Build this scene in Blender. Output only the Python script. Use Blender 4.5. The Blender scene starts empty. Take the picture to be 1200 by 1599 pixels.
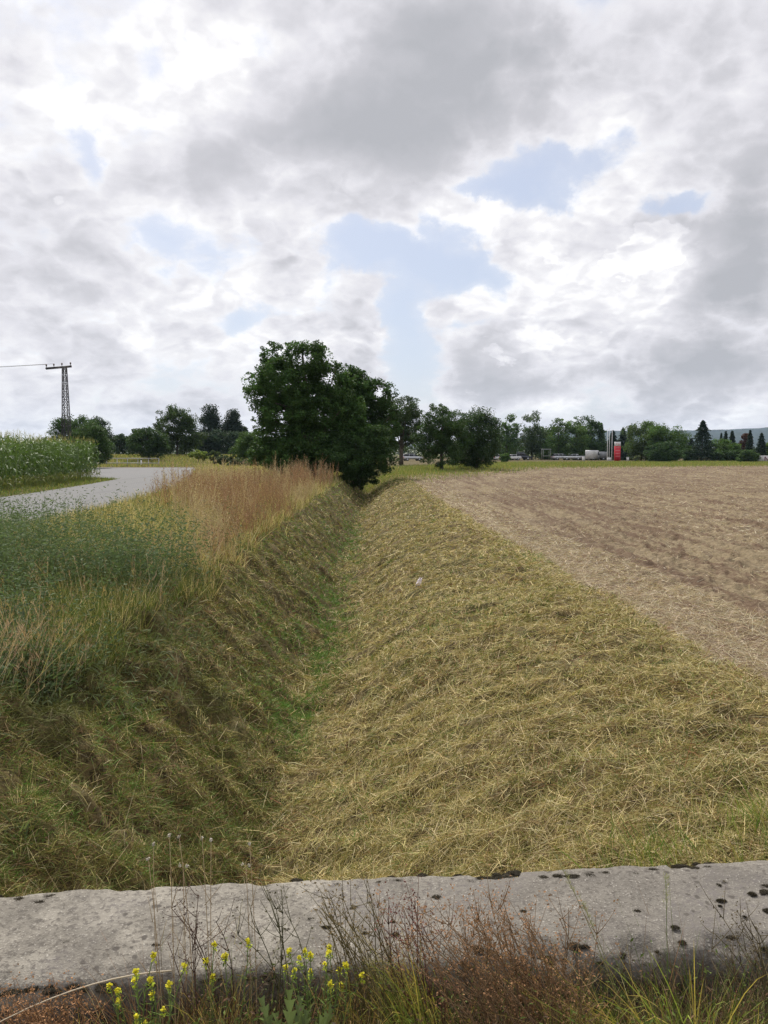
import bpy, math, random
import numpy as np
from mathutils import Vector, Matrix, Euler
R = math.radians
scene = bpy.context.scene
# ------------------------------------------------------------------ camera
FPX, HOR = 1199.0, 708.0           # focal length in photo pixels, horizon row
EYE = 1.6
PITCH = math.atan((799.5 - HOR) / FPX)
cam_d = bpy.data.cameras.new("camera")
cam = bpy.data.objects.new("camera", cam_d)
scene.collection.objects.link(cam)
cam.location = (0, 0, EYE)
cam.rotation_euler = (math.pi / 2 - PITCH, 0, 0)
cam_d.sensor_fit = 'VERTICAL'
cam_d.sensor_height = 36.0
cam_d.lens = FPX / 1599.0 * 36.0
cam_d.clip_start = 0.05
cam_d.clip_end = 20000
scene.camera = cam
scene.view_settings.view_transform = 'Standard'
scene.view_settings.look = 'None'
scene.view_settings.gamma = 1.0
scene.view_settings.use_curve_mapping = False
scene.view_settings.exposure = 0.08
scene.cycles.max_bounces = 6
scene.cycles.diffuse_bounces = 3
scene.cycles.glossy_bounces = 2
scene.cycles.transmission_bounces = 4
scene.cycles.transparent_max_bounces = 8
scene.cycles.volume_bounces = 0
scene.cycles.use_adaptive_sampling = False
scene.cycles.use_denoising = True
scene.cycles.denoiser = 'OPENIMAGEDENOISE'
scene.cycles.denoising_prefilter = 'NONE'


def ray(px, py):
    a = (799.5 - py) / FPX
    b = (px - 600.0) / FPX
    return Vector((b, math.cos(PITCH) + a * math.sin(PITCH), -math.sin(PITCH) + a * math.cos(PITCH)))


def gp(px, py, z=0.0):
    d = ray(px, py)
    t = (z - EYE) / d.z
    return (d.x * t, d.y * t)


def at(px, py, Y):
    d = ray(px, py)
    t = Y / d.y
    return (d.x * t, Y, EYE + d.z * t)


# ------------------------------------------------------------------ sun and sky
SUN_EL, SUN_AZ = 47.0, -16.0       # azimuth from +Y, negative is to the left
sd = bpy.data.lights.new("sun", 'SUN')
sd.energy = 4.9
sd.angle = R(2.5)
sd.color = (1.0, 0.95, 0.86)
sun = bpy.data.objects.new("sun", sd)
scene.collection.objects.link(sun)
sun.rotation_euler = (R(90 - SUN_EL), 0, math.pi - R(SUN_AZ))
sv = Vector((math.sin(R(SUN_AZ)) * math.cos(R(SUN_EL)), math.cos(R(SUN_AZ)) * math.cos(R(SUN_EL)), math.sin(R(SUN_EL))))
sun.rotation_euler = sv.to_track_quat('Z', 'Y').to_euler()

world = bpy.data.worlds.new("World")
scene.world = world
world.use_nodes = True
wt = world.node_tree
wt.nodes.clear()


class NT:
    def __init__(s, tree):
        s.t = tree

    def n(s, typ, **kw):
        nd = s.t.nodes.new(typ)
        for k, v in kw.items():
            setattr(nd, k, v)
        return nd

    def put(s, sock, v):
        if v is None:
            return
        if isinstance(v, bpy.types.NodeSocket):
            s.t.links.new(v, sock)
        else:
            sock.default_value = v

    def m(s, op, a, b=None, c=None, clamp=False):
        nd = s.n('ShaderNodeMath', operation=op, use_clamp=clamp)
        s.put(nd.inputs[0], a); s.put(nd.inputs[1], b)
        if c is not None:
            s.put(nd.inputs[2], c)
        return nd.outputs[0]

    def vm(s, op, a, b=None):
        nd = s.n('ShaderNodeVectorMath', operation=op)
        s.put(nd.inputs[0], a)
        if b is not None:
            if op == 'SCALE':
                s.put(nd.inputs['Scale'], b)
            else:
                s.put(nd.inputs[1], b)
        return nd.outputs['Value'] if op in ('LENGTH', 'DOT_PRODUCT') else nd.outputs['Vector']

    def mr(s, v, a, b, c=0.0, d=1.0, smooth=True):
        nd = s.n('ShaderNodeMapRange', interpolation_type='SMOOTHSTEP' if smooth else 'LINEAR')
        s.put(nd.inputs['Value'], v)
        for k, x in zip(('From Min', 'From Max', 'To Min', 'To Max'), (a, b, c, d)):
            s.put(nd.inputs[k], x)
        return nd.outputs['Result']

    def noise(s, vec, scale, detail=4, rough=0.5, dist=0.0, lac=2.0, color=False):
        nd = s.n('ShaderNodeTexNoise')
        s.put(nd.inputs['Vector'], vec)
        nd.inputs['Scale'].default_value = scale
        nd.inputs['Detail'].default_value = detail
        nd.inputs['Roughness'].default_value = rough
        nd.inputs['Lacunarity'].default_value = lac
        nd.inputs['Distortion'].default_value = dist
        return nd.outputs['Color' if color else 'Fac']

    def mix(s, f, a, b, blend='MIX'):
        nd = s.n('ShaderNodeMix', data_type='RGBA', blend_type=blend)
        s.put(nd.inputs['Factor'], f)
        s.put(nd.inputs['A'] if False else nd.inputs[6], a)
        s.put(nd.inputs[7], b)
        return nd.outputs[2]

    def ramp(s, f, stops):
        nd = s.n('ShaderNodeValToRGB')
        cr = nd.color_ramp
        while len(cr.elements) < len(stops):
            cr.elements.new(0.5)
        for e, (p, c) in zip(cr.elements, stops):
            e.position = p
            e.color = (*c, 1) if len(c) == 3 else c
        s.put(nd.inputs[0], f)
        return nd.outputs[0]


W = NT(wt)
tc = W.n('ShaderNodeTexCoord').outputs['Generated']
w1 = W.vm('SCALE', W.vm('SUBTRACT', W.noise(tc, 4.5, 7, 0.62, color=True), (0.5, 0.5, 0.5)), 0.13)
wc = W.vm('ADD', tc, w1)


def ang(px, py, dx, dy):
    a = ray(px + dx, py + dy).normalized(); b = ray(px - dx, py - dy).normalized()
    return (a - b).length / 2


def blob(px, py, rx, ry):
    d = ray(px, py).normalized()
    az, el = math.atan2(d.x, d.y), math.asin(d.z)
    mp = W.n('ShaderNodeMapping', vector_type='TEXTURE')
    W.put(mp.inputs['Vector'], wc)
    mp.inputs['Location'].default_value = d
    mp.inputs['Rotation'].default_value = (el, 0, -az)
    mp.inputs['Scale'].default_value = (ang(px, py, rx, 0), 0.6, ang(px, py, 0, ry))
    return W.mr(W.vm('LENGTH', mp.outputs[0]), 1.75, 0.0)


def field(blobs, base):
    acc = base
    for px, py, rx, ry, amp in blobs:
        acc = W.m('MULTIPLY_ADD', blob(px, py, rx, ry), amp, acc)
    return acc


# where the cloud cover opens (positive) and closes
OPEN = [(845, 272, 85, 44, 1.0), (760, 290, 40, 16, .5), (700, 330, 46, 20, .55), (610, 372, 60, 26, .62), (690, 375, 50, 34, .7), (650, 420, 70, 34, .75), (740, 405, 46, 26, .7), (650, 356, 24, 14, -.4), (600, 405, 22, 12, -.35), (640, 545, 48, 66, 1.2), (622, 480, 40, 30, .7), (560, 385, 50, 28, .4),
        (1055, 325, 48, 26, .8), (385, 505, 42, 22, .6), (120, 478, 46, 22, .45), (140, 240, 26, 50, .5),
        (545, 385, 55, 30, .6), (400, 60, 22, 40, .55), (240, 105, 26, 36, .4), (235, 375, 36, 36, .35), (960, 215, 24, 20, .4),
        (735, 490, 55, 12, .45), (300, 60, 14, 14, .4), (770, 640, 60, 14, .3)]
# grey undersides (positive), sunlit white parts (negative)
GREY = [(690, 130, 270, 140, .62), (560, 200, 160, 70, .5), (330, 255, 170, 60, .42), (870, 80, 190, 90, .35), (1120, 90, 120, 120, .45),
        (110, 400, 150, 80, .36), (30, 230, 90, 40, .2), (1165, 370, 75, 160, .9), (1010, 590, 220, 34, .62), (740, 565, 90, 55, .5), (560, 470, 35, 50, .25),
        (230, 590, 220, 40, .28), (300, 640, 400, 30, .22), (60, 520, 110, 40, .2), (1060, 240, 50, 40, .35), (600, 20, 150, 50, .3), (1120, 500, 90, 90, .5), (960, 395, 60, 30, .2),
        (330, 110, 120, 90, -.5), (450, 50, 60, 40, -.5), (160, 190, 80, 30, -.6), (50, 290, 70, 22, -.5), (550, 285, 120, 30, -.5),
        (950, 175, 95, 42, -.75), (990, 290, 55, 40, -.5), (780, 325, 80, 32, -.7), (970, 405, 170, 62, -.85), (860, 350, 80, 40, -.5), (800, 470, 70, 30, -.5), (900, 520, 130, 36, -.6), (1060, 430, 50, 60, -.4),
        (570, 440, 45, 26, -.6), (540, 530, 60, 36, -.5), (430, 455, 120, 25, -.3), (110, 570, 50, 18, -.4), (370, 535, 50, 14, -.4), (1100, 610, 120, 16, -.3), (660, 600, 60, 26, -.3)]
# detail is finer towards the horizon, where the clouds are farther away
sep = W.n('ShaderNodeSeparateXYZ'); W.put(sep.inputs[0], tc)
zz = W.m('MAXIMUM', sep.outputs[2], 0.0)
near = W.m('ADD', W.m('MULTIPLY', zz, 0.75), 0.42)
pv = W.n('ShaderNodeCombineXYZ')
W.put(pv.inputs[0], W.m('DIVIDE', sep.outputs[0], near)); W.put(pv.inputs[1], W.m('DIVIDE', sep.outputs[1], near))
W.put(pv.inputs[2], W.m('MULTIPLY', W.m('DIVIDE', sep.outputs[2], near), 1.1))
pvec = pv.outputs[0]
n1 = W.noise(pvec, 2.6, 9, 0.55, dist=0.15)
n2 = W.noise(W.vm('ADD', pvec, (float(sv.x) * .07, 0.0, .07)), 2.6, 5, 0.55, dist=0.15)
wv = W.vm('ADD', pvec, W.vm('SCALE', W.noise(pvec, 7.0, 4, 0.55, color=True), 0.16))


def puffs(off):
    vo = W.n('ShaderNodeTexVoronoi', feature='F1', voronoi_dimensions='3D')
    W.put(vo.inputs['Vector'], W.vm('ADD', wv, off))
    vo.inputs['Scale'].default_value = 5.5
    vo.inputs['Detail'].default_value = 2.0
    vo.inputs['Roughness'].default_value = 0.55
    return W.m('SUBTRACT', 1.0, vo.outputs['Distance'])


pf, pf2 = puffs((0, 0, 0)), puffs((float(sv.x) * .02, 0.0, .022))
fine = W.noise(pvec, 16.0, 6, 0.62)
bill = W.m('ADD', W.m('MULTIPLY', fine, 0.45), W.m('MULTIPLY', pf, 0.55))
OPN = field(OPEN, 0.0)
PLUS = field([b for b in GREY if b[4] > 0], 0.0)
MINUS = field([b for b in GREY if b[4] < 0], 0.0)
GRY = W.m('ADD', W.m('MULTIPLY_ADD', PLUS, 0.82, W.m('MULTIPLY', MINUS, 0.62)), 0.40)
lowz = W.mr(zz, 0.0, 0.10)
cover = W.m('ADD', W.m('SUBTRACT', 0.82, W.m('MULTIPLY', OPN, 0.80)), W.m('MULTIPLY', W.m('SUBTRACT', n1, 0.5), 1.5))
cover = W.m('ADD', cover, W.m('SUBTRACT', W.m('MULTIPLY', PLUS, 0.35), W.m('MULTIPLY', MINUS, 0.45)))
cover = W.m('ADD', cover, W.m('MULTIPLY', W.m('SUBTRACT', bill, 0.6), 0.9))
mask = W.m('MULTIPLY_ADD', W.mr(cover, 0.18, 0.50), 0.65, W.m('MULTIPLY', W.mr(cover, -0.25, 0.65), 0.35))
edge = W.mr(cover, 0.30, 0.95)     # 0 at a thin sunlit rim, 1 in thick cloud
calm = W.mr(GRY, 0.0, 0.8, 1.35, 0.42)
relief = W.m('ADD', W.m('MULTIPLY', W.m('SUBTRACT', n1, n2), 1.15), W.m('MULTIPLY', W.m('SUBTRACT', pf2, pf), -0.75))
relief = W.m('ADD', relief, W.m('MULTIPLY', W.m('SUBTRACT', 0.5, fine), 0.16))
relief = W.m('ADD', relief, W.m('MULTIPLY', W.m('SUBTRACT', n1, 0.5), 0.35))
grey = W.m('ADD', W.m('MULTIPLY', W.m('MULTIPLY_ADD', GRY, 0.85, 0.0), W.m('MULTIPLY_ADD', edge, 0.75, 0.25)), W.m('MULTIPLY', relief, calm))
crisp = W.m('ADD', W.m('MULTIPLY_ADD', pf, 0.5, W.m('MULTIPLY', fine, 0.3)), W.m('MULTIPLY_ADD', n1, 0.9, W.m('MULTIPLY', MINUS, -0.22)))
where = W.m('ADD', W.mr(MINUS, -0.08, -0.4), W.mr(zz, 0.22, 0.06, 0.0, 0.8))
grey = W.m('ADD', W.m('MULTIPLY', W.m('MULTIPLY', W.mr(crisp, 0.92, 0.975), where), -0.22), W.m('ADD', grey, W.m('MULTIPLY_ADD', where, .08, .03)))
grey = W.m('ADD', grey, W.m('MULTIPLY', W.m('MULTIPLY', W.mr(crisp, 0.99, 1.16), where), 0.16))
ccol = W.ramp(grey, [(0.0, (1.0, .99, 1.0)), (0.16, (.86, .85, .87)), (0.36, (.74, .73, .77)), (0.65, (.575, .57, .605)), (1.0, (.45, .455, .485))])
sky = W.n('ShaderNodeTexSky', sky_type='NISHITA', sun_disc=False)
sky.sun_elevation = R(SUN_EL); sky.sun_rotation = R(SUN_AZ)
sky.air_density = 1.0; sky.dust_density = 1.5; sky.ozone_density = 2.0
skc = W.vm('SCALE', sky.outputs[0], 0.085)
skc = W.mix(0.5, skc, (.68, .73, .88, 1))
colr = W.mix(mask, skc, ccol)
bg = W.n('ShaderNodeBackground'); W.put(bg.inputs['Color'], colr); bg.inputs['Strength'].default_value = 1.03
out = W.n('ShaderNodeOutputWorld'); W.t.links.new(bg.outputs[0], out.inputs[0])
world.cycles.sampling_method = 'MANUAL'
world.cycles.sample_map_resolution = 512
# ------------------------------------------------------------------ helpers
def hash2(ix, iy, seed):
    h = (ix.astype(np.int64) * 374761393 + iy.astype(np.int64) * 668265263 + seed * 1442695041) & 0xFFFFFFFF
    h = ((h ^ (h >> 13)) * 1274126177) & 0xFFFFFFFF
    h = h ^ (h >> 16)
    return (h & 0xFFFFFF) / float(0x1000000)


def vnoise(x, y, seed=0):
    x = np.asarray(x, float); y = np.asarray(y, float)
    ix, iy = np.floor(x), np.floor(y)
    fx, fy = x - ix, y - iy
    fx = fx * fx * (3 - 2 * fx); fy = fy * fy * (3 - 2 * fy)
    a, b = hash2(ix, iy, seed), hash2(ix + 1, iy, seed)
    c, d = hash2(ix, iy + 1, seed), hash2(ix + 1, iy + 1, seed)
    return (a * (1 - fx) + b * fx) * (1 - fy) + (c * (1 - fx) + d * fx) * fy


def fbm(x, y, oct=4, seed=0, gain=0.5):
    s = 0; a = 1; t = 0
    for o in range(oct):
        s = s + a * vnoise(x * 2 ** o + 17.3 * o, y * 2 ** o - 9.1 * o, seed + o); t += a; a *= gain
    return s / t


def sstep(x, a, b):
    t = np.clip((np.asarray(x, float) - a) / (b - a), 0, 1)
    return t * t * (3 - 2 * t)


def new_mat(name):
    m = bpy.data.materials.new(name)
    m.use_nodes = True
    t = m.node_tree
    t.nodes.clear()
    k = NT(t)
    o = k.n('ShaderNodeOutputMaterial')
    return m, k, o


def pbr(k, o, col, rough=0.8, spec=0.3, bump=None, bstr=0.3, bdist=0.02, metal=0.0):
    p = k.n('ShaderNodeBsdfPrincipled')
    k.put(p.inputs['Base Color'], col)
    k.put(p.inputs['Roughness'], rough)
    p.inputs['Specular IOR Level'].default_value = spec
    p.inputs['Metallic'].default_value = metal
    if bump is not None:
        b = k.n('ShaderNodeBump')
        k.put(b.inputs['Height'], bump)
        b.inputs['Strength'].default_value = bstr
        b.inputs['Distance'].default_value = bdist
        k.t.links.new(b.outputs[0], p.inputs['Normal'])
    k.t.links.new(p.outputs[0], o.inputs[0])
    return p


def leaf_mat(name, trans=0.3, rough=0.55, spec=0.25):
    m, k, o = new_mat(name)
    a = k.n('ShaderNodeAttribute', attribute_name='Col')
    p = k.n('ShaderNodeBsdfPrincipled')
    k.put(p.inputs['Base Color'], a.outputs['Color'])
    p.inputs['Roughness'].default_value = rough
    p.inputs['Specular IOR Level'].default_value = spec
    tr = k.n('ShaderNodeBsdfTranslucent')
    k.put(tr.inputs['Color'], k.vm('MULTIPLY', a.outputs['Color'], (1.15, 1.2, 0.7)))
    mx = k.n('ShaderNodeMixShader')
    mx.inputs[0].default_value = trans
    k.t.links.new(p.outputs[0], mx.inputs[1]); k.t.links.new(tr.outputs[0], mx.inputs[2])
    k.t.links.new(mx.outputs[0], o.inputs[0])
    return m


def plain(name, col, rough=0.6, metal=0.0, spec=0.4, var=0.25, scale=6.0):
    m, k, o = new_mat(name)
    t = k.n('ShaderNodeTexCoord').outputs['Object']
    n = k.noise(t, scale, 5, 0.6)
    c = k.mix(k.mr(n, 0.3, 0.7), (*[v * (1 - var) for v in col], 1), (*[min(1, v * (1 + var * .4)) for v in col], 1))
    pbr(k, o, c, rough, spec, metal=metal, bump=n, bstr=0.15)
    return m


def link(name, me, mat=None, parent=None, loc=None):
    o = bpy.data.objects.new(name, me)
    scene.collection.objects.link(o)
    if mat is not None:
        me.materials.append(mat)
    if parent is not None:
        o.parent = parent
    if loc is not None:
        o.location = loc
    return o


def tag(o, label, cat, group=None, kind=None):
    o['label'] = label; o['category'] = cat
    if group: o['group'] = group
    if kind: o['kind'] = kind
    return o


def thing(name, label, cat, loc=(0, 0, 0), group=None, rz=0.0):
    o = bpy.data.objects.new(name, None)
    o.empty_display_size = 0.2
    scene.collection.objects.link(o)
    o.location = loc; o.rotation_euler = (0, 0, rz)
    return tag(o, label, cat, group)


def copy_tree(o, parent=None):
    c = o.copy(); scene.collection.objects.link(c)
    if parent is not None: c.parent = parent
    for ch in list(o.children): copy_tree(ch, c)
    return c


def mesh_np(name, V, tris=None, quads=None, col=None, smooth=False):
    me = bpy.data.meshes.new(name)
    V = np.ascontiguousarray(V, dtype=np.float32)
    nt = 0 if tris is None else len(tris); nq = 0 if quads is None else len(quads)
    idx = []
    if nt: idx.append(np.asarray(tris, np.int32).ravel())
    if nq: idx.append(np.asarray(quads, np.int32).ravel())
    idx = np.concatenate(idx)
    me.vertices.add(len(V)); me.vertices.foreach_set('co', V.ravel())
    me.loops.add(len(idx)); me.loops.foreach_set('vertex_index', idx)
    me.polygons.add(nt + nq)
    ls = np.concatenate([np.arange(nt) * 3, nt * 3 + np.arange(nq) * 4]).astype(np.int32)
    me.polygons.foreach_set('loop_start', ls)
    if smooth:
        me.polygons.foreach_set('use_smooth', np.ones(nt + nq, bool))
    me.update(calc_edges=True)
    if col is not None:
        at_ = me.color_attributes.new('Col', 'FLOAT_COLOR', 'POINT')
        c = np.ones((len(V), 4), np.float32); c[:, :3] = col
        at_.data.foreach_set('color', c.ravel())
    return me


class Acc:
    """collects vertex / triangle / colour blocks for one mesh"""
    def __init__(s): s.v = []; s.t = []; s.c = []; s.n = 0

    def add(s, V, T, C):
        s.v.append(np.asarray(V, np.float32)); s.t.append(np.asarray(T, np.int64) + s.n)
        C = np.asarray(C, np.float32)
        if C.ndim == 1: C = np.tile(C, (len(V), 1))
        s.c.append(C); s.n += len(V)

    def build(s, name, mat, parent=None, loc=None, smooth=False):
        me = mesh_np(name, np.concatenate(s.v), tris=np.concatenate(s.t), col=np.concatenate(s.c), smooth=smooth)
        return link(name, me, mat, parent, loc)


def blades(acc, P, D, L, Wd, col, droop=0.3, seg=3, rng=None, tip=0.15, colt=None, flat=False):
    """strips growing from P along unit direction D, sagging by droop*length at the tip"""
    n = len(P)
    rng = rng or np.random.default_rng(1)
    L = np.broadcast_to(L, (n,)); Wd = np.broadcast_to(Wd, (n,)); droop = np.broadcast_to(droop, (n,))
    r = rng.normal(size=(n, 3))
    if flat: r[:, 2] = 0; 
    S = np.cross(D, r); S /= np.linalg.norm(S, axis=1, keepdims=True) + 1e-9
    V = np.empty((n, 2 * seg + 1, 3)); C = np.empty((n, 2 * seg + 1, 3))
    colt = col if colt is None else colt
    for i in range(seg):
        t = i / seg
        c = P + D * (L * t)[:, None]; c[:, 2] -= droop * L * t * t
        w = (Wd * (1 - (1 - tip) * t) * .5 * (0.75 if i == 0 else 1))[:, None]
        V[:, 2 * i] = c - S * w; V[:, 2 * i + 1] = c + S * w
        C[:, 2 * i] = C[:, 2 * i + 1] = col * (1 - t) + colt * t
    c = P + D * L[:, None]; c[:, 2] -= droop * L
    V[:, -1] = c; C[:, -1] = colt
    T = []
    for i in range(seg - 1):
        T += [(2 * i, 2 * i + 1, 2 * i + 3), (2 * i, 2 * i + 3, 2 * i + 2)]
    T.append((2 * seg - 2, 2 * seg - 1, 2 * seg))
    T = np.array(T)
    k = 2 * seg + 1
    acc.add(V.reshape(-1, 3), (T[None] + (np.arange(n) * k)[:, None, None]).reshape(-1, 3), C.reshape(-1, 3))


def leaves(acc, P, size, col, rng, up=0.6, asp=0.55):
    """diamond leaf cards, slightly folded, random orientation with an upward bias"""
    n = len(P)
    a = rng.normal(size=(n, 3)); a[:, 2] *= 0.6; a /= np.linalg.norm(a, axis=1, keepdims=True)
    nn = rng.normal(size=(n, 3)); nn[:, 2] += up * 2
    b = np.cross(a, nn); b /= np.linalg.norm(b, axis=1, keepdims=True) + 1e-9
    c = np.cross(b, a)
    s = np.broadcast_to(size, (n,))[:, None]
    V = np.stack([P - a * s * .5, P + b * s * asp * .5 + c * s * .08, P + a * s * .5, P - b * s * asp * .5 + c * s * .08], 1)
    T = np.array([(0, 1, 2), (0, 2, 3)])
    acc.add(V.reshape(-1, 3), (T[None] + (np.arange(n) * 4)[:, None, None]).reshape(-1, 3), np.repeat(col, 4, axis=0))


def tube(acc, pts, rad, col, sides=5):
    pts = np.asarray(pts, float); n = len(pts)
    rad = np.broadcast_to(rad, (n,))
    d = np.gradient(pts, axis=0); d /= np.linalg.norm(d, axis=1, keepdims=True) + 1e-9
    ref = np.array([0.0, 0, 1]) if abs(d[0][2]) < .8 else np.array([1.0, 0, 0])
    u = np.cross(d, ref); u /= np.linalg.norm(u, axis=1, keepdims=True) + 1e-9
    v = np.cross(d, u)
    an = np.arange(sides) / sides * 2 * math.pi
    V = pts[:, None] + rad[:, None, None] * (u[:, None] * np.cos(an)[None, :, None] + v[:, None] * np.sin(an)[None, :, None])
    T = []
    for i in range(n - 1):
        for j in range(sides):
            k = (j + 1) % sides
            T += [(i * sides + j, i * sides + k, (i + 1) * sides + k), (i * sides + j, (i + 1) * sides + k, (i + 1) * sides + j)]
    for j in range(1, sides - 1):
        T += [(0, j + 1, j), ((n - 1) * sides, (n - 1) * sides + j, (n - 1) * sides + j + 1)]
    acc.add(V.reshape(-1, 3), T, np.asarray(col, float))


def box(acc, c, s, col=(1, 1, 1), rz=0.0, taper=1.0, tx=None):
    """box centred at c with full size s; taper shrinks the top; tx moves the top in x"""
    x, y, z = [v / 2 for v in s]
    V = np.array([(-x, -y, -z), (x, -y, -z), (x, y, -z), (-x, y, -z), (-x, -y, z), (x, -y, z), (x, y, z), (-x, y, z)], float)
    V[4:, :2] *= taper
    if tx: V[4:, 0] += tx
    ca, sa = math.cos(rz), math.sin(rz)
    V = np.stack([V[:, 0] * ca - V[:, 1] * sa, V[:, 0] * sa + V[:, 1] * ca, V[:, 2]], 1) + np.asarray(c, float)
    T = []
    for a, b, cc, d in [(0, 3, 2, 1), (4, 5, 6, 7), (0, 1, 5, 4), (1, 2, 6, 5), (2, 3, 7, 6), (3, 0, 4, 7)]:
        T += [(a, b, cc), (a, cc, d)]
    acc.add(V, T, np.asarray(col, float))


def prism(acc, outline, y0, y1, col=(1, 1, 1)):
    """outline in x,z (counter-clockwise seen from -y) extruded from y0 to y1, fan-capped"""
    o = np.asarray(outline, float); n = len(o)
    V = np.concatenate([np.c_[o[:, 0], np.full(n, y0), o[:, 1]], np.c_[o[:, 0], np.full(n, y1), o[:, 1]],
                        [[o[:, 0].mean(), y0, o[:, 1].mean()], [o[:, 0].mean(), y1, o[:, 1].mean()]]])
    T = []
    for i in range(n):
        j = (i + 1) % n
        T += [(i, j, n + j), (i, n + j, n + i), (2 * n, j, i), (2 * n + 1, n + i, n + j)]
    acc.add(V, T, np.asarray(col, float))


# ------------------------------------------------------------------ the lie of the land
def interp(y, ys, xs): return np.interp(y, ys, xs)


def ditch_x(y): return interp(y, [0, 5, 9, 14, 22, 54, 90], [-.82, -.86, -.98, -.96, -1.1, -1.3, -1.9])
def left_x(y): return interp(y, [0, 5.4, 6.7, 9, 12, 18, 36, 60], [-2.75, -2.7, -2.5, -2.3, -2.25, -2.25, -2.3, -2.7])


def wild_x(y): return interp(y, [0, 4.4, 5.4, 6.7, 9, 12, 18, 36, 60], [-2.6, -2.35, -2.2, -2.1, -2.1, -2.25, -2.2, -2.3, -2.7])
def crest_x(y): return interp(y, [0, 5, 10, 20, 50, 90], [1.25, 1.15, 1.0, .7, .15, -.6])
def field_x(y): return interp(y, [0, 5.3, 6.8, 9.8, 17.4, 26.5, 51, 62, 75], [3.2, 2.75, 2.6, 2.45, 2.15, 1.95, 1.6, 1.5, 4.0])
def field_far(x): return interp(x, [0, 1.5, 6, 17, 60, 200, 600], [60, 64, 73, 101, 119, 150, 260])
def road_r(y): return interp(y, [-60, 0, 16, 21, 31, 45, 60, 72, 88, 90], [-7.0, -7.2, -7.7, -8.1, -9.1, -11.3, -15.0, -17.6, -21.8, -22.4])
def road_l(y): return interp(y, [-60, 15, 28, 32, 39, 48], [-13.0, -13.2, -13.9, -14.3, -15.2, -16.6])
def wall_y(x): return 2.18 + 0.0805 * x       # centre line of the concrete beam


def base_h(x, y):
    """smooth terrain: V-shaped ditch, level fields, slight rise beyond the far road"""
    x = np.asarray(x, float); y = np.asarray(y, float)
    dx, lx, cx = ditch_x(y), left_x(y), crest_x(y)
    zb = -1.22
    tl = np.clip((dx - x) / (dx - lx), 0, 1.3)
    tr = np.clip((x - dx) / (cx - dx), 0, 1)
    prof = lambda t: np.clip(t, 0, 1) ** 1.15 * (1.0 - 0.12 * np.clip(t, 0, 1) ** 6)
    hl = zb + (1.22 - 0.02) * (sstep(tl, -0.12, 1.18) * .55 + .45 * np.clip(tl, 0, 1))
    tr2 = np.clip((x - dx) / (field_x(y) - dx), 0, 1)
    hr = zb + 1.14 * (1 - (1 - tr2) ** 1.9) * (0.3 + .7 * sstep(tr2, -.05, .45))
    h = np.where(x < dx, hl, hr)
    fade = sstep(y, 62, 95)
    h = h * (1 - fade)
    h = np.where(y < wall_y(x) + .02, -0.02, h)
    up = sstep(y, 88, 135) * sstep(-x, 4, 16)
    return h + 1.15 * up


def lumps(x, y):
    """matted mown hay: ridges running across the slopes, softer in the distance"""
    s = x * 0.35 + y * 0.94; u = x * 0.94 - y * 0.35
    wx = fbm(x * 1.3, y * 1.3, 3, 71) * 1.4
    r = 1 - np.abs(2 * fbm(u * 0.8 + wx, s * 2.4 + wx, 4, 5) - 1)
    return (r - 0.6) * (0.12 + .10 * sstep(ditch_x(y) - x, -.2, .4)) + (fbm(x * 4, y * 4, 3, 9) - .5) * (.15 + .15 * sstep(ditch_x(y) - x, -.2, .4)) + (fbm(x * .6, y * .6, 2, 31) - .5) * .10


def H(x, y):
    x = np.asarray(x, float); y = np.asarray(y, float)
    h = base_h(x, y)
    g = (x > left_x(y) - .6) * (x < field_x(y) + .05) * (y > wall_y(x) + .1) * (y < 62)
    k = sstep(field_x(y) - x, -0.05, .5) * sstep(x - left_x(y), -.6, .2)
    h = h + lumps(x, y) * g * k * sstep(y - wall_y(x), .1, .6)
    return h


def field_mask(x, y):
    w = (fbm(x * 1.4, y * 1.4, 3, 44) - .5) * .25
    return (x > field_x(y) + w) & (y < field_far(x) + w * 4) & (y > -40)


def clods(x, y):
    d = np.hypot(x, y)
    inner = sstep(x - field_x(y), 0.25, 2.2)
    r = fbm(x * 3.2 + fbm(x, y, 2, 3), y * 2.6, 4, 81, .6)
    f = (1 - np.abs(2 * fbm(x * 2.2, y * 4.2, 3, 85) - 1))
    lane = .5 + .5 * np.cos((x + .06 * y + .7 * fbm(x * .3, y * .1, 2, 6)) * 2 * math.pi / 1.5)
    return (fbm(x * 9, y * 7, 3, 83, .6) - .5) * .16 * inner + (r - .5) * (.03 + .10 * inner) + (f - .6) * .06 * inner + (lane - .5) * .05 * inner


# polar grid, fine near the place the photo was taken from and coarse far away
def polar(a0, a1, na, r0, r1, nr):
    a = np.radians(np.linspace(a0, a1, na)); r = np.geomspace(r0, r1, nr)
    A, Rr = np.meshgrid(a, r)
    return Rr * np.sin(A), Rr * np.cos(A)


def grid_quads(nr, na):
    i = np.arange(nr - 1)[:, None] * na + np.arange(na - 1)[None]
    return np.stack([i, i + 1, i + na + 1, i + na], -1).reshape(-1, 4)


def sub_mesh(name, X, Y, Z, q, keep):
    q = q[keep]
    u, inv = np.unique(q, return_inverse=True)
    V = np.stack([X.ravel()[u], Y.ravel()[u], Z.ravel()[u]], 1)
    return mesh_np(name, V, quads=inv.reshape(-1, 4)[:, ::-1], smooth=True)


NA, NR = 1050, 950
GX, GY = polar(-62, 62, NA, 1.1, 420, NR)
isf = field_mask(GX, GY)
GZ = np.where(isf, base_h(GX, GY) * 0 + np.clip(base_h(GX, GY), -.2, 0) + clods(GX, GY), H(GX, GY))
Q = grid_quads(NR, NA)
qf = isf.ravel()[Q].sum(1) >= 2
g_me = sub_mesh('ground', GX, GY, GZ, Q, ~qf)
f_me = sub_mesh('field', GX, GY, GZ, Q, qf)

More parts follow.
